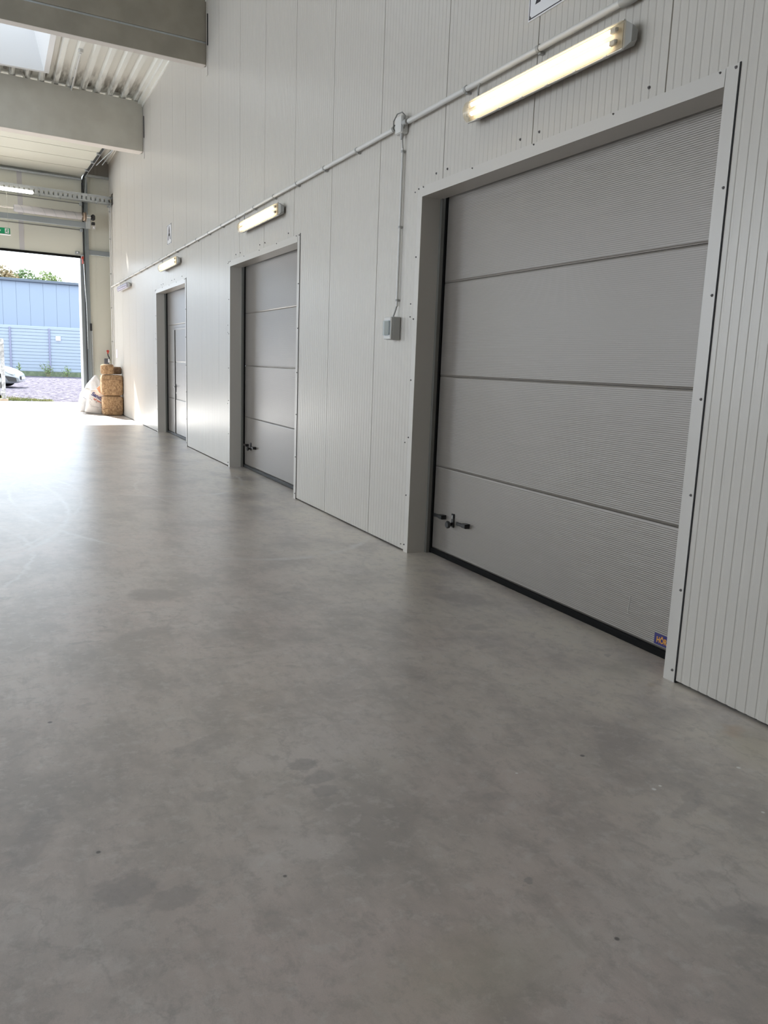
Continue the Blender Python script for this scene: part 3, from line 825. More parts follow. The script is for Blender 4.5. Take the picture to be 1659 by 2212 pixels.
for q in ([(-2.578, 4.507), (-2.562, 4.503), (-2.572, 4.468), (-2.590, 4.472)], [(-2.590, 4.475), (-2.574, 4.467), (-2.555, 4.450), (-2.562, 4.443), (-2.578, 4.455)],
          [(-2.562, 4.450), (-2.553, 4.448), (-2.556, 4.422), (-2.564, 4.422)], [(-2.590, 4.475), (-2.580, 4.462), (-2.600, 4.444), (-2.618, 4.436), (-2.620, 4.444), (-2.603, 4.452)],
          [(-2.576, 4.506), (-2.598, 4.500), (-2.612, 4.484), (-2.606, 4.480), (-2.594, 4.492), (-2.578, 4.496)], [(-2.562, 4.503), (-2.545, 4.485), (-2.538, 4.490), (-2.554, 4.506)]):
    mb.prism(q, f0, f1, 'y')
obj('running_figure', mb, M_GREEN, rf)
mb = MB(EX)
mb.prism([(-2.785, 4.525), (-2.755, 4.525), (-2.755, 4.47), (-2.72, 4.495), (-2.72, 4.465), (-2.77, 4.42), (-2.82, 4.465), (-2.82, 4.495), (-2.785, 4.47)], -.023, -.0205, 'y')
obj('arrow', mb, M_SIGNW, t)
for u in (-2.54, -2.89):
    mb = MB(EX); mb.tube([(u, 0, 4.54), (u + .02, .20, 5.466)], .002, 5); obj('wire', mb, M_CHROME, t)

# ------------------------------------------------------------------ corner pipes, chain box
t = thing('corner_conduit', (-.04, 23.55, 0), label='white vertical conduit pipe in the corner beside the gate', category='conduit')
for x, y in ((-.045, 23.62), (-.02, 23.52)):
    mb = MB(); mb.tube([(x, y, 1.28 if y > 23.6 else 1.3), (x, y, 5.45)], .016 if y > 23.6 else .012, 8); obj('pipe', mb, M_PVC, t)
for z in (1.9, 2.8, 3.7, 4.6, 5.3):
    mb = MB(); mb.box(-.065, -.001, 23.60, 23.64, z, z + .03); obj('clip', mb, M_PVCD, t)
t = thing('wall_switch', (-.18, 23.7, 1.3), label='small dark grey control box on the corner wall above the fibre bales', category='switch')
mb = MB(); mb.box(-.245, -.13, 23.70, 23.86, 1.30, 1.45, c=.01); obj('box', mb, mat('dark_box', (.08, .08, .09), .5), t)
mb = MB(); mb.box(-.16, -.12, 23.69, 23.70, 1.34, 1.44); obj('label_plate', mb, M_SIGNW, t)
t = thing('emergency_button', (-.15, 23.75, 1.55), label='red pull knob with short black cord near the gate corner', category='switch')
mb = MB(); mb.tube([(-.155, 23.70, 1.65), (-.155, 23.74, 1.65), (-.155, 23.86, 1.65)], [.032, .036, .025], 14); mb.tube([(-.15, 23.72, 1.62), (-.165, 23.72, 1.58)], .02, 8); obj('knob', mb, M_RED, t)
mb = MB(); mb.tube([(-.16, 23.74, 1.6), (-.15, 23.74, 1.53), (-.12, 23.74, 1.47), (-.11, 23.74, 1.4)], .014, 8); obj('cord', mb, M_INK, t)
mb = MB(); mb.box(-.006, -.0005, 22.95, 23.2, 1.48, 1.70)
o = obj('wall_notice', mb, mat('notice_lilac', (.72, .66, .74), .5), loc=(-.003, 23.07, 1.48), label='small pale lilac notice stuck on the white wall near the corner', category='notice')

# ------------------------------------------------------------------ conduit along the wall
t = thing('wall_conduit', (-.03, 13, 3.37), label='long grey conduit pipe running horizontally along the white wall above the doors', category='conduit')
CZ = 3.372
def cseg(y0, y1):
    mb = MB(); mb.tube([(-.036, y0, CZ), (-.036, y1, CZ)], .0185, 14); return obj('pipe', mb, M_PVC, t)
cseg(3.55, 5.93); cseg(6.14, 23.66)
y = 3.55
mb = MB(); mb.tube([(-.036, 3.56, CZ), (-.036, 3.50, CZ), (-.036, 3.44, CZ)], [.026, .03, .026], 14); obj('coupling', mb, M_PVCD, t)
for y in [4.26, 5.08] + [6.93 + .79 * k for k in range(21)]:
    mb = MB()
    mb.tube([(-.036, y - .012, CZ), (-.036, y + .012, CZ)], .0225, 14)
    mb.box(-.034, .0, y - .012, y + .012, CZ - .030, CZ - .016)
    obj('clip', mb, M_PVCD, t)
t2 = thing('junction_box', (-.03, 6.055, 3.30), label='small grey junction box with a looping cable on the conduit line', category='junction box')
mb = MB(); mb.box(-.06, -.002, 6.0, 6.115, 3.305, 3.435, c=.006); obj('box', mb, M_PVC, t2)
mb = MB(); mb.box(-.066, -.06, 6.004, 6.111, 3.309, 3.431, c=.003); obj('lid', mb, M_PVC, t2)
mb = MB(); mb.tube([(-.05, 6.17, 3.372), (-.06, 6.15, 3.42), (-.065, 6.08, 3.455), (-.062, 6.0, 3.45), (-.055, 5.965, 3.42), (-.05, 5.985, 3.33)], .005, 8)
obj('cable', mb, M_GUIDE, t2)
mb = MB(); mb.tube([(-.04, 6.19, 3.372), (-.04, 6.15, 3.372)], [.021, .026], 12); obj('gland', mb, M_GUIDE, t2)
mb = MB(); mb.tube([(-.04, 6.0, 3.375), (-.04, 5.95, 3.375)], [.027, .021], 12); obj('gland', mb, M_PVCD, t2)
mb = MB(); mb.tube([(-.035, 6.045, 3.31), (-.035, 6.045, 3.265)], [.018, .011], 10); obj('gland', mb, M_PVCD, t2)
t3 = thing('switch_conduit', (-.02, 6.04, 2.6), label='thin grey vertical conduit dropping from the junction box to the switch box', category='conduit')
mb = MB(); mb.tube([(-.022, 6.045, 3.20), (-.022, 6.045, 1.99)], .011, 10); obj('pipe', mb, M_PVC, t3)
mb = MB(); mb.tube([(-.03, 6.045, 3.27), (-.022, 6.045, 3.19)], .006, 8); obj('cable', mb, M_PVCD, t3)
mb = MB(); mb.tube([(-.022, 6.045, 2.0), (-.03, 6.05, 1.96), (-.045, 6.065, 1.90)], .007, 8); obj('cable', mb, M_PVCD, t3)
for z in (3.17, 2.60, 2.03):
    mb = MB(); mb.tube([(-.022, 6.045, z), (-.022, 6.045, z + .016)], .015, 10); mb.box(-.03, 0, 6.03, 6.06, z, z + .014); obj('clip', mb, M_PVCD, t3)
t4 = thing('switch_box', (-.05, 6.065, 1.72), label='grey plastic switch box with a clear window mounted left of the nearest door', category='switch box')
mb = MB(); mb.box(-.075, -.002, 6.0, 6.13, 1.722, 1.905, c=.006); obj('box', mb, M_PVCD, t4)
mb = MB(); mb.box(-.094, -.075, 6.002, 6.128, 1.724, 1.903, c=.006); obj('lid', mb, M_PVC, t4)
mb = MB(); mb.box(-.0955, -.094, 6.012, 6.118, 1.76, 1.87); wd = obj('breaker_row', mb, M_GUIDE, t4)
mb = MB(); mb.box(-.108, -.098, 6.008, 6.122, 1.755, 1.875, c=.004); obj('window_flap', mb, M_CLEAR, t4)

# ------------------------------------------------------------------ wall lamps
def make_lamp(y0, y1, lit, label):
    zc = 3.185; L = y1 - y0
    t = thing('wall_lamp', (-.02, (y0 + y1) / 2, zc), label=label, category='lamp')
    hp = [(-.012, -.040), (-.055, -.060), (-.080, -.066), (-.080, .066), (-.055, .060), (-.012, .040)]
    def prof_m(poly, a, b):
        m = MB(); m.prism([(x, z + zc) for x, z in poly], a, b, 'y'); return m
    m = MB(); m.prism([(x, z + zc) for x, z in hp], y0 - .004, y1 + .004, 'y')
    for ye, sg in ((y0 - .004, -1), (y1 + .004, 1)):
        n = len(hp)
        m._add([(x, ye, z + zc) for x, z in hp] + [(-.045 + (x + .045) * .55, ye + sg * .035, z * .6 + zc) for x, z in hp],
               [(i, (i + 1) % n, n + (i + 1) % n, n + i) for i in range(n)] + [tuple(range(n, 2 * n))])
    m.box(-.020, -.0, y0 + .25, y0 + .30, zc - .03, zc + .03); m.box(-.020, -.0, y1 - .30, y1 - .25, zc - .03, zc + .03)
    obj('housing', m, M_PVCD, t)
    m = MB(); m.box(-.083, -.080, y0 + .005, y1 - .005, zc - .058, zc + .058); obj('reflector', m, M_REFL, t)
    cv = [(-.082, -.066), (-.098, -.064), (-.118, -.050), (-.131, -.020), (-.133, .0), (-.131, .020), (-.118, .050), (-.098, .064), (-.082, .066)]
    m = MB(); m.strip([(x, z + zc) for x, z in cv], y0, y1, 'y', smooth=True)
    n = len(cv)
    for ye, s in ((y0, -1), (y1, 1)):
        m._add([(x, ye, z + zc) for x, z in cv] + [(-.082 + (x + .082) * .8, ye + s * .012, z * .9 + zc) for x, z in cv],
               [(i, i + 1, n + i + 1, n + i) for i in range(n - 1)] + [tuple(range(n, 2 * n))], 0, True)
    obj('cover', m, M_COVER if lit else M_COVER_OFF, t)
    m = MB()
    for z in (-.067, .067): m.box(-.090, -.078, y0 - .004, y1 + .004, zc + z - .003, zc + z + .003)
    obj('rim', m, M_PVC, t)
    for z in (-.028, .028):
        m = MB(); m.tube([(-.104, y0 + .07, zc + z), (-.104, y1 - .07, zc + z)], .013, 12); obj('tube', m, M_TUBE if lit else M_TUBEOFF, t)
        for a in (y0 + .03, y1 - .07):
            m = MB(); m.box(-.114, -.094, a, a + .04, zc + z - .013, zc + z + .013, c=.003); k = obj('socket', m, M_PVC, t)
            m = MB(); yy = y0 + .024 if a < (y0 + y1) / 2 else y1 - .03
            m.box(-.112, -.100, yy - .004, yy + .010, zc + z - .008, zc + z + .008); obj('pin', m, M_GUIDE, k)
    for k in range(6):
        a = y0 + .12 + (L - .24) * k / 5
        m = MB(); m.box(-.096, -.070, a - .014, a + .014, zc - .073, zc - .062, c=.002); obj('latch', m, M_PVC, t)
    m = MB(); m.tube([(-.036, y1 - .06, CZ), (-.05, y1 - .05, CZ - .04), (-.05, y1 - .05, zc + .055)], .007, 8); obj('supply_cable', m, M_PVCD, t)
    return t
make_lamp(3.47, 4.95, True, 'large lit twin-tube wall lamp above the nearest grey door')
make_lamp(9.0, 10.52, True, 'lit twin-tube wall lamp above the second grey door')
make_lamp(14.6, 16.12, True, 'lit twin-tube wall lamp above the far door with the wicket')
make_lamp(20.3, 21.85, False, 'unlit twin-tube wall lamp nearest the gate corner')

# ------------------------------------------------------------------ bay signs
def wall_sign(y0, y1, z0, z1, label, ch):
    t = thing('bay_sign', (-.004, (y0 + y1) / 2, z0), label=label, category='sign')
    m = MB(); m.box(-.008, -.001, y0, y1, z0, z1); obj('plate', m, M_SIGNW, t)
    m = MB(); b = .008; w = .006
    m.box(-.0088, -.008, y0 + b, y1 - b, z0 + b, z0 + b + w); m.box(-.0088, -.008, y0 + b, y1 - b, z1 - b - w, z1 - b)
    m.box(-.0088, -.008, y0 + b, y0 + b + w, z0 + b, z1 - b); m.box(-.0088, -.008, y1 - b - w, y1 - b, z0 + b, z1 - b)
    obj('border', m, M_INK, t)
    for yy in (y0 + .02, y1 - .02):
        for zz in (z0 + .02, z1 - .02):
            m = MB(); m.tube([(-.008, yy, zz), (-.011, yy, zz)], .007, 8); obj('screw', m, M_SCREW, t)
    T = Matrix.Translation((-.0085, (y0 + y1) / 2 , z0 + .085)) @ Matrix(((0, 0, -1, 0), (-1, 0, 0, 0), (0, 1, 0, 0), (0, 0, 0, 1)))
    text('lettering', ch, .33, T, M_INK, t, .0004, .008, align='CENTER')
wall_sign(4.06, 4.434, 3.575, 3.945, 'white square sign with black border above the nearest wall lamp', 'A')
wall_sign(15.43, 15.81, 3.575, 3.925, 'white square sign with black border high above the far door', 'A')

# ------------------------------------------------------------------ fibre bales
def soft_box(cx, cy, cz, a, b, h, amp, seed, rot=0.0, pw=6.0, nu=56, nv=30):
    rnd = random.Random(seed); ph = [(rnd.uniform(2, 9), rnd.uniform(2, 9), rnd.uniform(0, 6), rnd.uniform(0, 6)) for _ in range(7)]
    c, s = math.cos(rot), math.sin(rot)
    def fn(u, v):
        th = 2 * math.pi * u; fi = (v - .5) * math.pi
        ct, st = math.cos(th), math.sin(th)
        k = (abs(ct) ** pw + abs(st) ** pw) ** (-1 / pw)
        cf, sf = math.cos(fi), math.sin(fi)
        kk = (abs(cf) ** 8 + abs(sf) ** 8) ** (-1 / 8)
        n = sum(math.sin(p[0] * th + p[2] + 2 * sf) * math.sin(p[1] * fi * 2 + p[3]) for p in ph) / 7
        r = 1 + amp * n
        x, y, z = a * k * ct * kk * cf * r, b * k * st * kk * cf * r, h * kk * sf * (1 + amp * .4 * n * cf)
        return (cx + x * c - y * s, cy + x * s + y * c, cz + z)
    m = MB(); m.grid(fn, nu, nv, wrap=True); return m
def tufts(m, cx, cy, z0, z1, a, b, n, seed, rot=0.0, pw=6):
    r = random.Random(seed); c, s = math.cos(rot), math.sin(rot)
    for _ in range(n):
        th = r.uniform(0, 2 * math.pi); ct, st = math.cos(th), math.sin(th); k = (abs(ct) ** pw + abs(st) ** pw) ** (-1 / pw)
        x, y = a * k * ct, b * k * st; z = r.uniform(z0 + .035, z1 - .035)
        p = Vector((cx + x * c - y * s, cy + x * s + y * c, z)); d = (p - Vector((cx, cy, z))).normalized()
        q = p + d * r.uniform(.005, .03) + Vector((r.uniform(-.03, .03), r.uniform(-.03, .03), r.uniform(-.03, .03)))
        m.tube([p - d * .01, (p + q) / 2 + Vector((0, 0, r.uniform(-.01, .01))), q], [.003, .003, .001], 3)
BX, BY = -.275, 22.12
def bale(z0, z1, dx, seed, label, a=.235, b=.22):
    t = thing('fibre_bale', (BX + dx, BY, z0), label=label, category='bale')
    m = soft_box(BX + dx, BY, (z0 + z1) / 2, a, b, (z1 - z0) / 2, .035, seed)
    tufts(m, BX + dx, BY, z0, z1, a, b, 160, seed)
    obj('fibre_body', m, M_FIBRE, t)
    m = MB()
    for zz in (z1 - .13,) if seed == 2 else (z0 + .18,):
        pts = [(BX + dx + (a + .004) * (abs(math.cos(w)) ** 6 + abs(math.sin(w)) ** 6) ** (-1 / 6) * math.cos(w), BY + (b + .004) * (abs(math.cos(w)) ** 6 + abs(math.sin(w)) ** 6) ** (-1 / 6) * math.sin(w), zz + .02 * math.sin(3 * w)) for w in [2 * math.pi * i / 40 for i in range(41)]]
        m.tube(pts, .005, 5, caps=False)
    obj('tie_cord', m, M_FIBRED, t)
    return t
bale(0.0, .505, .008, 1, 'brown wood fibre bale standing on the floor, bottom of the stack', .255, .225)
bale(.508, 1.045, -.0, 2, 'brown wood fibre bale resting on the lowest bale of the stack', .268, .225)
def roll(cx, cy, z0, z1, r, mt, seed, label):
    t = thing('fibre_roll', (cx, cy, z0), label=label, category='roll')
    m = soft_box(cx, cy, (z0 + z1) / 2, r, r * .95, (z1 - z0) / 2, .03, seed, pw=2.2)
    tufts(m, cx, cy, z0, z1, r, r * .95, 60, seed, pw=2.2)
    obj('fibre_body', m, mt, t)
    m = MB()
    pts = [(cx + r * .85 * (1 - i / 70) * math.cos(i * .35), cy + r * .85 * (1 - i / 70) * math.sin(i * .35), z1 + .001) for i in range(64)]
    m.tube(pts, .006, 5); obj('spiral_edge', m, M_FIBRED, t)
roll(-.385, 22.05, 1.055, 1.30, .16, M_FIBRE, 5, 'short tan fibre roll lying on top of the bale stack')
roll(-.115, 22.25, 1.055, 1.24, .105, M_FIBRED, 6, 'darker fibre roll tucked beside the wall on top of the bales')

# ------------------------------------------------------------------ sacks
def sack(name, cx, cy, z0, w, h, d, lean, rot, seed, label, rnd_top=.12):
    """pillow-shaped sack: u across, v up; leaning back by 'lean' and turned by 'rot'"""
    T = Matrix.Translation((cx, cy, z0)) @ Matrix.Rotation(rot, 4, 'Z') @ Matrix.Rotation(lean, 4, 'Y')
    t = thing(name, (cx, cy, z0), label=label, category='sack')
    rnd = random.Random(seed); ph = [(rnd.uniform(2, 7), rnd.uniform(2, 7), rnd.uniform(0, 6)) for _ in range(6)]
    def surf(sg):
        def fn(u, v):
            X = u * 2 - 1; V = v * 2 - 1
            e = max(0, 1 - abs(X) ** 3.0) ** .55 * max(0, 1 - abs(V) ** 3.2) ** .5
            bulge = 1.15 - .35 * v
            n = sum(math.sin(p[0] * X * 1.6 + p[1] * V * 1.6 + p[2]) for p in ph) / 6
            x = X * w / 2 * (1 - .06 * V * V + .03 * n) * (1 - rnd_top * max(0, V) ** 3)
            z = (v + .03 * n * X - rnd_top * .35 * X * X * v ** 3) * h
            return (x, sg * (d / 2) * e * bulge * (1 + .18 * n), z)
        return fn
    m = MB(T); m.grid(surf(-1), 25, 25); m.grid(surf(1), 25, 25)
    obj('sack_body', m, M_SACK, t)
    f_ = surf(1)
    m = MB(T); m.tube([f_(q / 12, 1.0) for q in range(13)], .006, 5); obj('seam', m, M_SACK, t)
    return t, T, surf(-1)
t, T, fn = sack('sand_sack', -.70, 22.50, .01, .48, .62, .20, math.radians(13), math.radians(4), 3, 'upright white sack with blue and red print leaning on the bales')
def print_on(t, T, fn, name, rects, mt):
    """rects: (x0, x1, z0, z1) in sack coordinates, laid on the front face"""
    m = MB(T)
    for (u0, u1, v0, v1) in rects:
        vs = []
        for a, b in ((u0, v0), (u1, v0), (u1, v1), (u0, v1)):
            p = fn(a, b); vs.append((p[0], p[1] - .003, p[2]))
        m._add(vs, [(0, 1, 2, 3)])
    return obj(name, m, mt, t)
def sack_text(t, T, fn, name, body, size, u, v, mt, tilt=0.0, off=.003):
    cu = bpy.data.curves.new(name, 'FONT'); cu.body = body; cu.size = size; cu.offset = off
    o = bpy.data.objects.new(name, cu); COL.objects.link(o); bpy.context.view_layer.update()
    me = bpy.data.meshes.new_from_object(o.evaluated_get(bpy.context.evaluated_depsgraph_get()))
    COL.objects.unlink(o); bpy.data.objects.remove(o)
    W, H = .48, .62
    base = wloc(t)
    for q in me.vertices:
        a, b = q.co.x * math.cos(tilt) - q.co.y * math.sin(tilt), q.co.x * math.sin(tilt) + q.co.y * math.cos(tilt)
        uu, vv = min(.97, u + a / W), v + b / H
        p = fn(uu, vv)
        q.co = (T @ Vector((p[0], p[1] - .004, p[2]))) - base
    me.materials.clear(); me.materials.append(mt)
    o = bpy.data.objects.new(name, me); COL.objects.link(o); o.parent = t
    return o
sack_text(t, T, fn, 'lettering', 'Sandb', .135, .13, .76, M_SACKP, -.30, .005)
sack_text(t, T, fn, 'lettering', 'auf und a', .058, .30, .60, M_SACKR, -.30, .002)
print_on(t, T, fn, 'printed_lines', [(.12, .15, .60, .62), (.18, .40, .555, .570), (.45, .9, .50, .52), (.15, .5, .46, .467), (.15, .85, .40, .407), (.2, .8, .35, .356), (.25, .7, .30, .306)], M_SACKG)
t, T, fn = sack('sand_sack', -.86, 22.82, .01, .42, .66, .22, math.radians(5), math.radians(25), 8, 'white sack glaring in the sun behind the printed one, beside the gate', .35)
print_on(t, T, fn, 'printed_line', [(.15, .4, .60, .615)], M_SACKP); print_on(t, T, fn, 'printed_line', [(.2, .42, .55, .56)], M_SACKP); print_on(t, T, fn, 'printed_line', [(.1, .35, .36, .39)], M_SACKR); print_on(t, T, fn, 'printed_line', [(.12, .36, .33, .34)], M_SACKP)
t, T, fn = sack('sand_sack', -.69, 23.12, .01, .5, 1.0, .24, math.radians(8), math.radians(10), 12, 'tall white rounded sack standing between the other sacks and the bales', .55)
m = MB(); m.prism([(-.62, .68), (-.555, .56), (-.50, .55), (-.50, .72), (-.56, .735)], 22.36, 22.375, 'y')
tt = thing('sack_flap', (-.56, 22.367, .55), label='folded peach coloured paper flap between the white sacks and the bales', category='paper')
obj('paper', m, M_PEACH, tt)

# ------------------------------------------------------------------ outdoors
FR = math.radians(-3.5)
FM = Matrix.Translation((0, 62, 0)) @ Matrix.Rotation(FR, 4, 'Z')
t = thing('yard_fence', tuple(FM @ Vector((0, 0, 0))), label='pale blue steel slat fence on a low plinth across the gravel yard', category='fence')
M_FENCE = mat('fence_blue_grey', (.29, .34, .41), .5, .2)
M_FLINE = mat('fence_groove', (.13, .16, .24), .6)
M_BLD = mat('hall_blue_sheet', (.235, .285, .36), .5, .1)
M_BLDT = mat('hall_roof_trim', (.10, .12, .15), .5, .3)
posts = [-12.8, -9.8, -6.9, -4.4, -1.95, .55, 3.1, 5.6, 8.1]
for i in range(len(posts) - 1):
    a, b = posts[i], posts[i + 1]
    mb = MB(FM); z = .30
    prof = []
    while z < 3.22:
        prof += [(0, z), (-.015, z + .03), (-.015, z + .195), (0, z + .215), (.03, z + .215)]; z += .222
    mb.strip([(p[0], p[1]) for p in prof], a, b, 'x')
    mb.box(a, b, .03, .05, .25, 3.2, 1); mb.box(a, b, -.03, .05, 3.2, 3.26)
    obj('slat_panel', mb, [M_FENCE, M_FLINE], t)
for u in posts:
    mb = MB(FM); mb.box(u - .06, u + .06, -.09, -.02, .1, 3.28, c=.01); obj('post', mb, mat('fence_post', (.20, .21, .30), .5) if u == posts[0] else bpy.data.materials['fence_post'], t)
mb = MB(FM); mb.box(-12.8, 8.1, -.12, .1, -.03, .30); obj('plinth', mb, mat('plinth_mossy', (.16, .19, .12), .9, var=(6, (.10, .13, .08))), t)
mb = MB(FM); mb.box(.96, 1.28, -.10, -.04, 2.45, 2.78, c=.05)
o = obj('fence_sign', mb, M_SIGNW, loc=tuple(FM @ Vector((1.1, -.07, 2.45))), label='small square white sign fixed to the slat fence', category='sign')
BR = math.radians(4.0)
BM = Matrix.Translation((0, 70, 0)) @ Matrix.Rotation(BR, 4, 'Z')
t = thing('neighbour_hall', tuple(BM @ Vector((0, 0, 0))), label='pale blue metal-clad industrial hall behind the slat fence', category='building')
mb = MB(BM); mb.box(-22, 16, .03, 12, 0, 6.95)
k = -22 + .37
while k < 16:
    mb.box(k + .008, min(k + .96, 16), .0, .03, 0, 6.95); k += .97
obj('wall', mb, M_BLD, t)
mb = MB(BM); mb.box(-22.2, 16.2, -.25, 12.2, 6.95, 7.16, c=.03); obj('roof_edge', mb, M_BLDT, t)
mb = MB(BM); mb.box(-22, 16, .2, 12, 7.1, 7.2); obj('roof', mb, M_BLDT, t)

def leaf_mat(name, c1, c2):
    m = mat(name, c1, .7, var=(1.3, c2)); return m
def tree(x, y, h, blobs, c1, c2, label, seed):
    t = thing('tree', (x, y, 0), label=label, category='tree')
    m = MB(); m.tube([(x, y, 0), (x + .2, y, h * .4), (x - .1, y, h * .8)], [.28, .2, .06], 8)
    r = random.Random(seed)
    for bx, by, bz, br in blobs:
        m.tube([(x, y, h * .45), (x + bx * .6, y + by * .6, bz - br * .6), (x + bx, y + by, bz + br * .3)], [.10, .06, .02], 5)
    obj('trunk', m, mat('bark', (.16, .12, .09), .9), t)
    m = MB()
    for bx, by, bz, br in blobs:
        for _ in range(int(420 * br * br)):
            d = Vector((r.gauss(0, 1), r.gauss(0, 1), r.gauss(0, 1))).normalized() * br * r.uniform(.35, 1.08) ** .6
            p = Vector((x + bx, y + by, bz)) + d
            a = Vector((r.gauss(0, 1), r.gauss(0, 1), r.gauss(0, .6))).normalized(); b = a.cross(Vector((r.gauss(0, 1), r.gauss(0, 1), r.gauss(0, 1)))).normalized()
            s = r.uniform(.09, .19)
            m._add([p - a * s, p + b * s * .6, p + a * s, p - b * s * .6], [(0, 1, 2, 3)])
    obj('crown', m, leaf_mat('leaves', c1, c2), t)
tree(-2.6, 88, 9.5, [(-1.5, 0, 8.6, 1.6), (0, 0, 8.6, 1.5), (1.0, 0, 8.2, 1.2), (-.6, 0, 9.6, 1.0), (-3, 0, 9.2, 1.5), (1.5, 0, 7.2, 1.2), (-1.8, 0, 7, 1.6)], (.20, .19, .09), (.30, .22, .12), 'brownish green tree behind the blue hall at the frame edge', 1)
tree(.3, 94, 9.4, [(0, 0, 8.9, 1.25), (-.9, 0, 8.6, 1.1), (.8, 0, 8.5, .9), (-1.2, 0, 7, 1.1), (.4, 0, 7, 1.2)], (.10, .16, .06), (.17, .23, .09), 'green tree in the middle of the three behind the blue hall', 2)
tree(2.6, 99, 9.9, [(0, 0, 9.3, 1.2), (.9, 0, 9.0, 1.1), (-.8, 0, 8.8, 1.0), (1.5, 0, 7.5, .8), (0, 0, 7.2, 1.3), (3.1, 0, 7.0, .7)], (.14, .20, .06), (.22, .27, .09), 'yellow-green tree nearest the gate post behind the blue hall', 3)

def weed(x, y, h, n, seed, label, col=(.16, .24, .10), spread=.5):
    t = thing('weed', (x, y, 0), label=label, category='plant')
    r = random.Random(seed); m = MB(); ms = MB()
    for _ in range(n):
        a = r.uniform(0, 6.28); l_ = h * r.uniform(.4, 1); tip = Vector((x + math.cos(a) * spread * r.random(), y + math.sin(a) * .2 * r.random(), l_))
        ms.tube([(x + .1 * math.cos(a), y, -.02), ((x + tip.x) / 2, (y + tip.y) / 2, l_ * .6), tip], [.012, .008, .003], 4)
        for _ in range(9):
            f = r.uniform(.3, 1); p = Vector((x, y, 0)).lerp(tip, f) + Vector((r.gauss(0, .05), r.gauss(0, .05), r.gauss(0, .05)))
            A = Vector((r.gauss(0, 1), r.gauss(0, 1), r.gauss(0, 1))).normalized(); B = A.cross(Vector((r.gauss(0, 1), r.gauss(0, 1), r.gauss(0, 1)))).normalized()
            s = r.uniform(.04, .08); m._add([p - A * s, p + B * s * .6, p + A * s, p - B * s * .6], [(0, 1, 2, 3)])
    obj('stems', ms, leaf_mat('weed_stem', (.2, .18, .1), (.2, .18, .1)), t); obj('leaves', m, leaf_mat('weed_leaf', col, (.25, .32, .14)), t)
weed(.35, 61.3, 1.1, 16, 5, 'bushy green weed growing against the fence plinth', spread=.9)
weed(1.5, 61.2, .7, 9, 6, 'small low weed to the right of the bushy one by the fence', spread=.6)
weed(-1.5, 61.2, .9, 8, 7, 'thin weed by the fence just beyond the car nose', spread=.3)
m = MB(); r = random.Random(3)
for _ in range(1500):
    x = -3.4 + 2.1 * r.random() ** 1.6; y = 28.8 + .25 * r.gauss(0, 1) ** 2 + 1.2 * r.random() * max(.1, 1 - (x + 3.4) / 1.6); s = r.uniform(.02, .20) * max(.25, 1 - (x + 3.4) / 2.6)
    dx, dy = r.gauss(0, .04), r.gauss(0, .04)
    m._add([(x - .008, y, -.02), (x + .008, y, -.02), (x + dx, y + dy, s)], [(0, 1, 2)])
obj('grass', m, leaf_mat('dry_grass', (.22, .20, .06), (.13, .16, .05)), kind='stuff', label='yellowish dry grass tuft beside the yard post', category='grass')

# yard gate post and leaf
t = thing('yard_gate', (-2.9, 28.55, 0), label='white galvanised gate post with hinge bolts standing on the gravel edge', category='gate')
M_GALV = mat('galvanised_pale', (.36, .36, .37), .5, .1, var=(12, (.17, .17, .18)))
mb = MB(); mb.box(-2.83, -2.71, 28.5, 28.66, .0, 1.95, c=.015); obj('post', mb, M_GALV, t)
mb = MB(); mb.box(-2.95, -2.65, 28.42, 28.72, -.02, .06); obj('footing', mb, mat('rusty_plate', (.35, .27, .2), .8), t)
mb = MB(); mb.box(-6.5, -2.86, 28.54, 28.60, .08, .18); mb.box(-6.5, -2.86, 28.54, 28.60, 1.85, 1.95); mb.box(-2.93, -2.86, 28.54, 28.60, .08, 1.95)
k = -6.5
while k < -2.9: mb.box(k, k + .03, 28.56, 28.58, .1, 1.9); k += .14
obj('leaf', mb, M_GALV, t)
for z in (.26, 1.80):
    mb = MB(); mb.tube([(-2.87, 28.47, z), (-2.79, 28.47, z), (-2.74, 28.48, z)], [.03, .035, .02], 10); obj('hinge', mb, M_STEEL, t)

# car, nose to the right
CMx = Matrix.Translation((-1.90, 40.2, 0)) @ Matrix.Rotation(math.radians(-16), 4, 'Z')
t = thing('car', tuple(CMx @ Vector((-2, 0, 0))), label='white hatchback car parked nose-in behind the yard gate post', category='car')
M_CAR = mat('car_white_paint', (.34, .36, .38), .22, 0, .6, coat=.6)
M_CGL = mat('car_glass', (.04, .06, .07), .08, 0, .8)
st = [  # x, half width, z low, z belt/hood, z roof (None outside cabin)
    (0.00, .52, .30, .52), (-.04, .62, .24, .60), (-.12, .72, .20, .68), (-.30, .80, .17, .78), (-.60, .86, .17, .88), (-1.00, .88, .18, .96), (-1.35, .89, .18, 1.00),
    (-2.0, .90, .18, 1.02), (-3.0, .90, .18, 1.04), (-3.7, .88, .20, 1.04), (-4.05, .82, .25, 1.0), (-4.15, .72, .35, .85)]
def ring(x, w, z0, z1):
    h = z1 - z0
    pr = [(0, z0), (.80, z0), (.95, z0 + .12 * h), (1.0, z0 + .40 * h), (.985, z0 + .68 * h), (.90, z0 + .90 * h), (.60, z1 - .015 * h), (0, z1 + .02)]
    L = [(x, -w * a, b) for a, b in pr]; R = [(x, w * a, b) for a, b in pr[::-1][1:-1]]
    return L + R
mb = MB(CMx); vs = []; fs = []
rings = [ring(*s) for s in st]; nr = len(rings[0])
for rg in rings: vs += rg
for i in range(len(rings) - 1):
    for k in range(nr):
        fs.append((i * nr + k, i * nr + (k + 1) % nr, (i + 1) * nr + (k + 1) % nr, (i + 1) * nr + k))
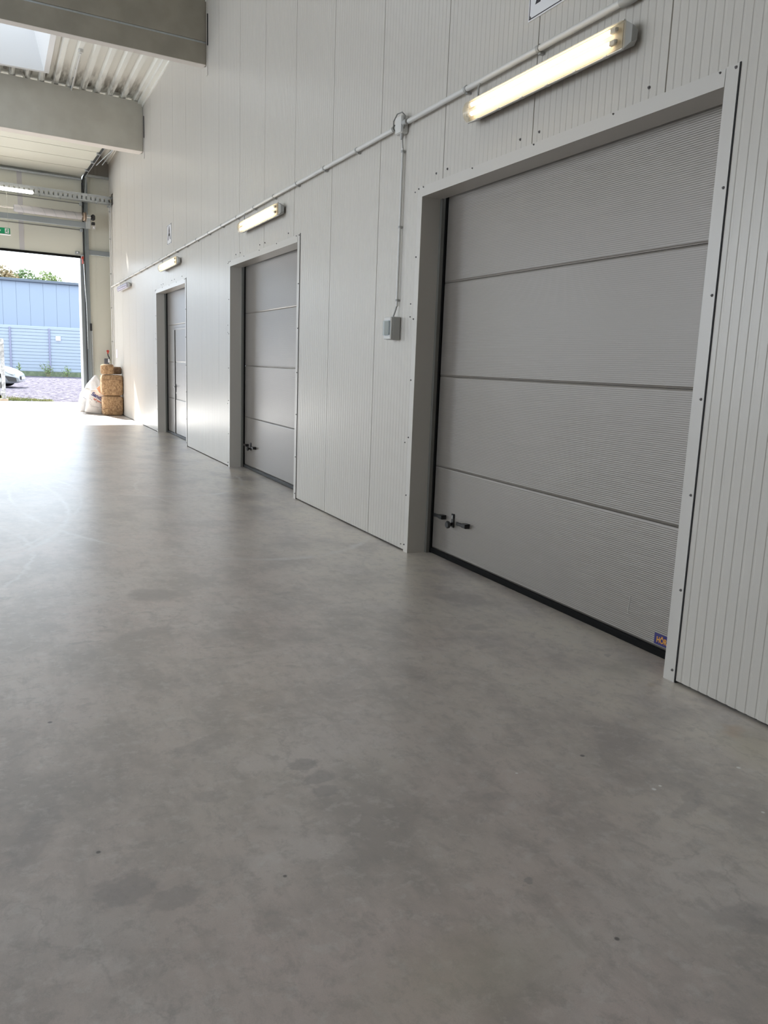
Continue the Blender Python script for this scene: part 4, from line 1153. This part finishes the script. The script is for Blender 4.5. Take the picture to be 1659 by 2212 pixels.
mb._add(vs, fs, 0, True); mb._add(rings[0], [tuple(range(nr))]); mb._add(rings[-1], [tuple(range(nr))[::-1]])
obj('body', mb, M_CAR, t)
cab = [(-1.05, .70, .97), (-1.75, .62, 1.38), (-2.4, .60, 1.46), (-3.2, .60, 1.44), (-3.85, .62, 1.05)]
mb = MB(CMx); vs = []; fs = []
for x, w, z in cab: vs += [(x, -.80, .98), (x, -w, z), (x, w, z), (x, .80, .98)]
for i in range(len(cab) - 1):
    for k in range(3): fs.append((i * 4 + k, i * 4 + k + 1, i * 4 + 5 + k, i * 4 + 4 + k))
mb._add(vs, fs); obj('windows', mb, M_CGL, t)
mb = MB(CMx); mb.grid(lambda u, v: (-1.7 - 1.75 * u, (v * 2 - 1) * .60, 1.40 + .09 * math.sin(math.pi * (.15 + .75 * u)) - .03 * (v * 2 - 1) ** 2), 9, 7); obj('roof', mb, M_CAR, t)
for x in (-.85, -3.35):
    for s in (-1, 1):
        mb = MB(CMx); mb.tube([(x, s * .70, .32), (x, s * .905, .32)], .33, 28)
        w = obj('wheel', mb, M_RUBBER, t)
        mb = MB(CMx); mb.tube([(x, s * .905, .32), (x, s * .915, .32)], .21, 20); obj('rim', mb, M_STEEL, w)
# nose details on the camera side
mb = MB(CMx); mb.prism([(-.52, .52), (-.16, .46), (-.02, .42), (-.0, .27), (-.34, .27)], -.87, -.50, 'y'); obj('fog_grille', mb, M_BLACK, t)
mb = MB(CMx); mb.prism([(-.62, .80), (-.20, .66), (-.10, .60), (-.14, .56), (-.36, .62)], -.835, -.50, 'y'); obj('headlight', mb, mat('headlight', (.55, .70, .74), .15), t)
mb = MB(CMx); mb.box(-.02, .05, -.3, .3, .34, .50, c=.02); obj('lower_grille', mb, M_BLACK, t)
mb = MB(CMx); mb.box(.05, .06, -.26, .26, .36, .47); obj('number_plate', mb, M_SIGNW, t)
mb = MB(CMx); mb.prism([(-1.02, .99), (-1.2, 1.10), (-1.28, 1.10), (-1.2, .98)], -.97, -.86, 'y'); obj('mirror', mb, M_CAR, t)

# ------------------------------------------------------------------ groups of look-alikes
GROUPS = {'wall_lamp': 'twin-tube lamps along the wall conduit', 'bay_sign': 'square signs on the white wall', 'fibre_bale': 'stacked wood fibre bales',
          'fibre_roll': 'fibre rolls on top of the bales', 'sand_sack': 'white sacks beside the gate', 'tree': 'trees behind the blue hall', 'weed': 'weeds along the fence'}
for o in list(SC.objects):
    if o.parent is None:
        k = o.name.split('.')[0]
        if k in GROUPS: o['group'] = GROUPS[k]
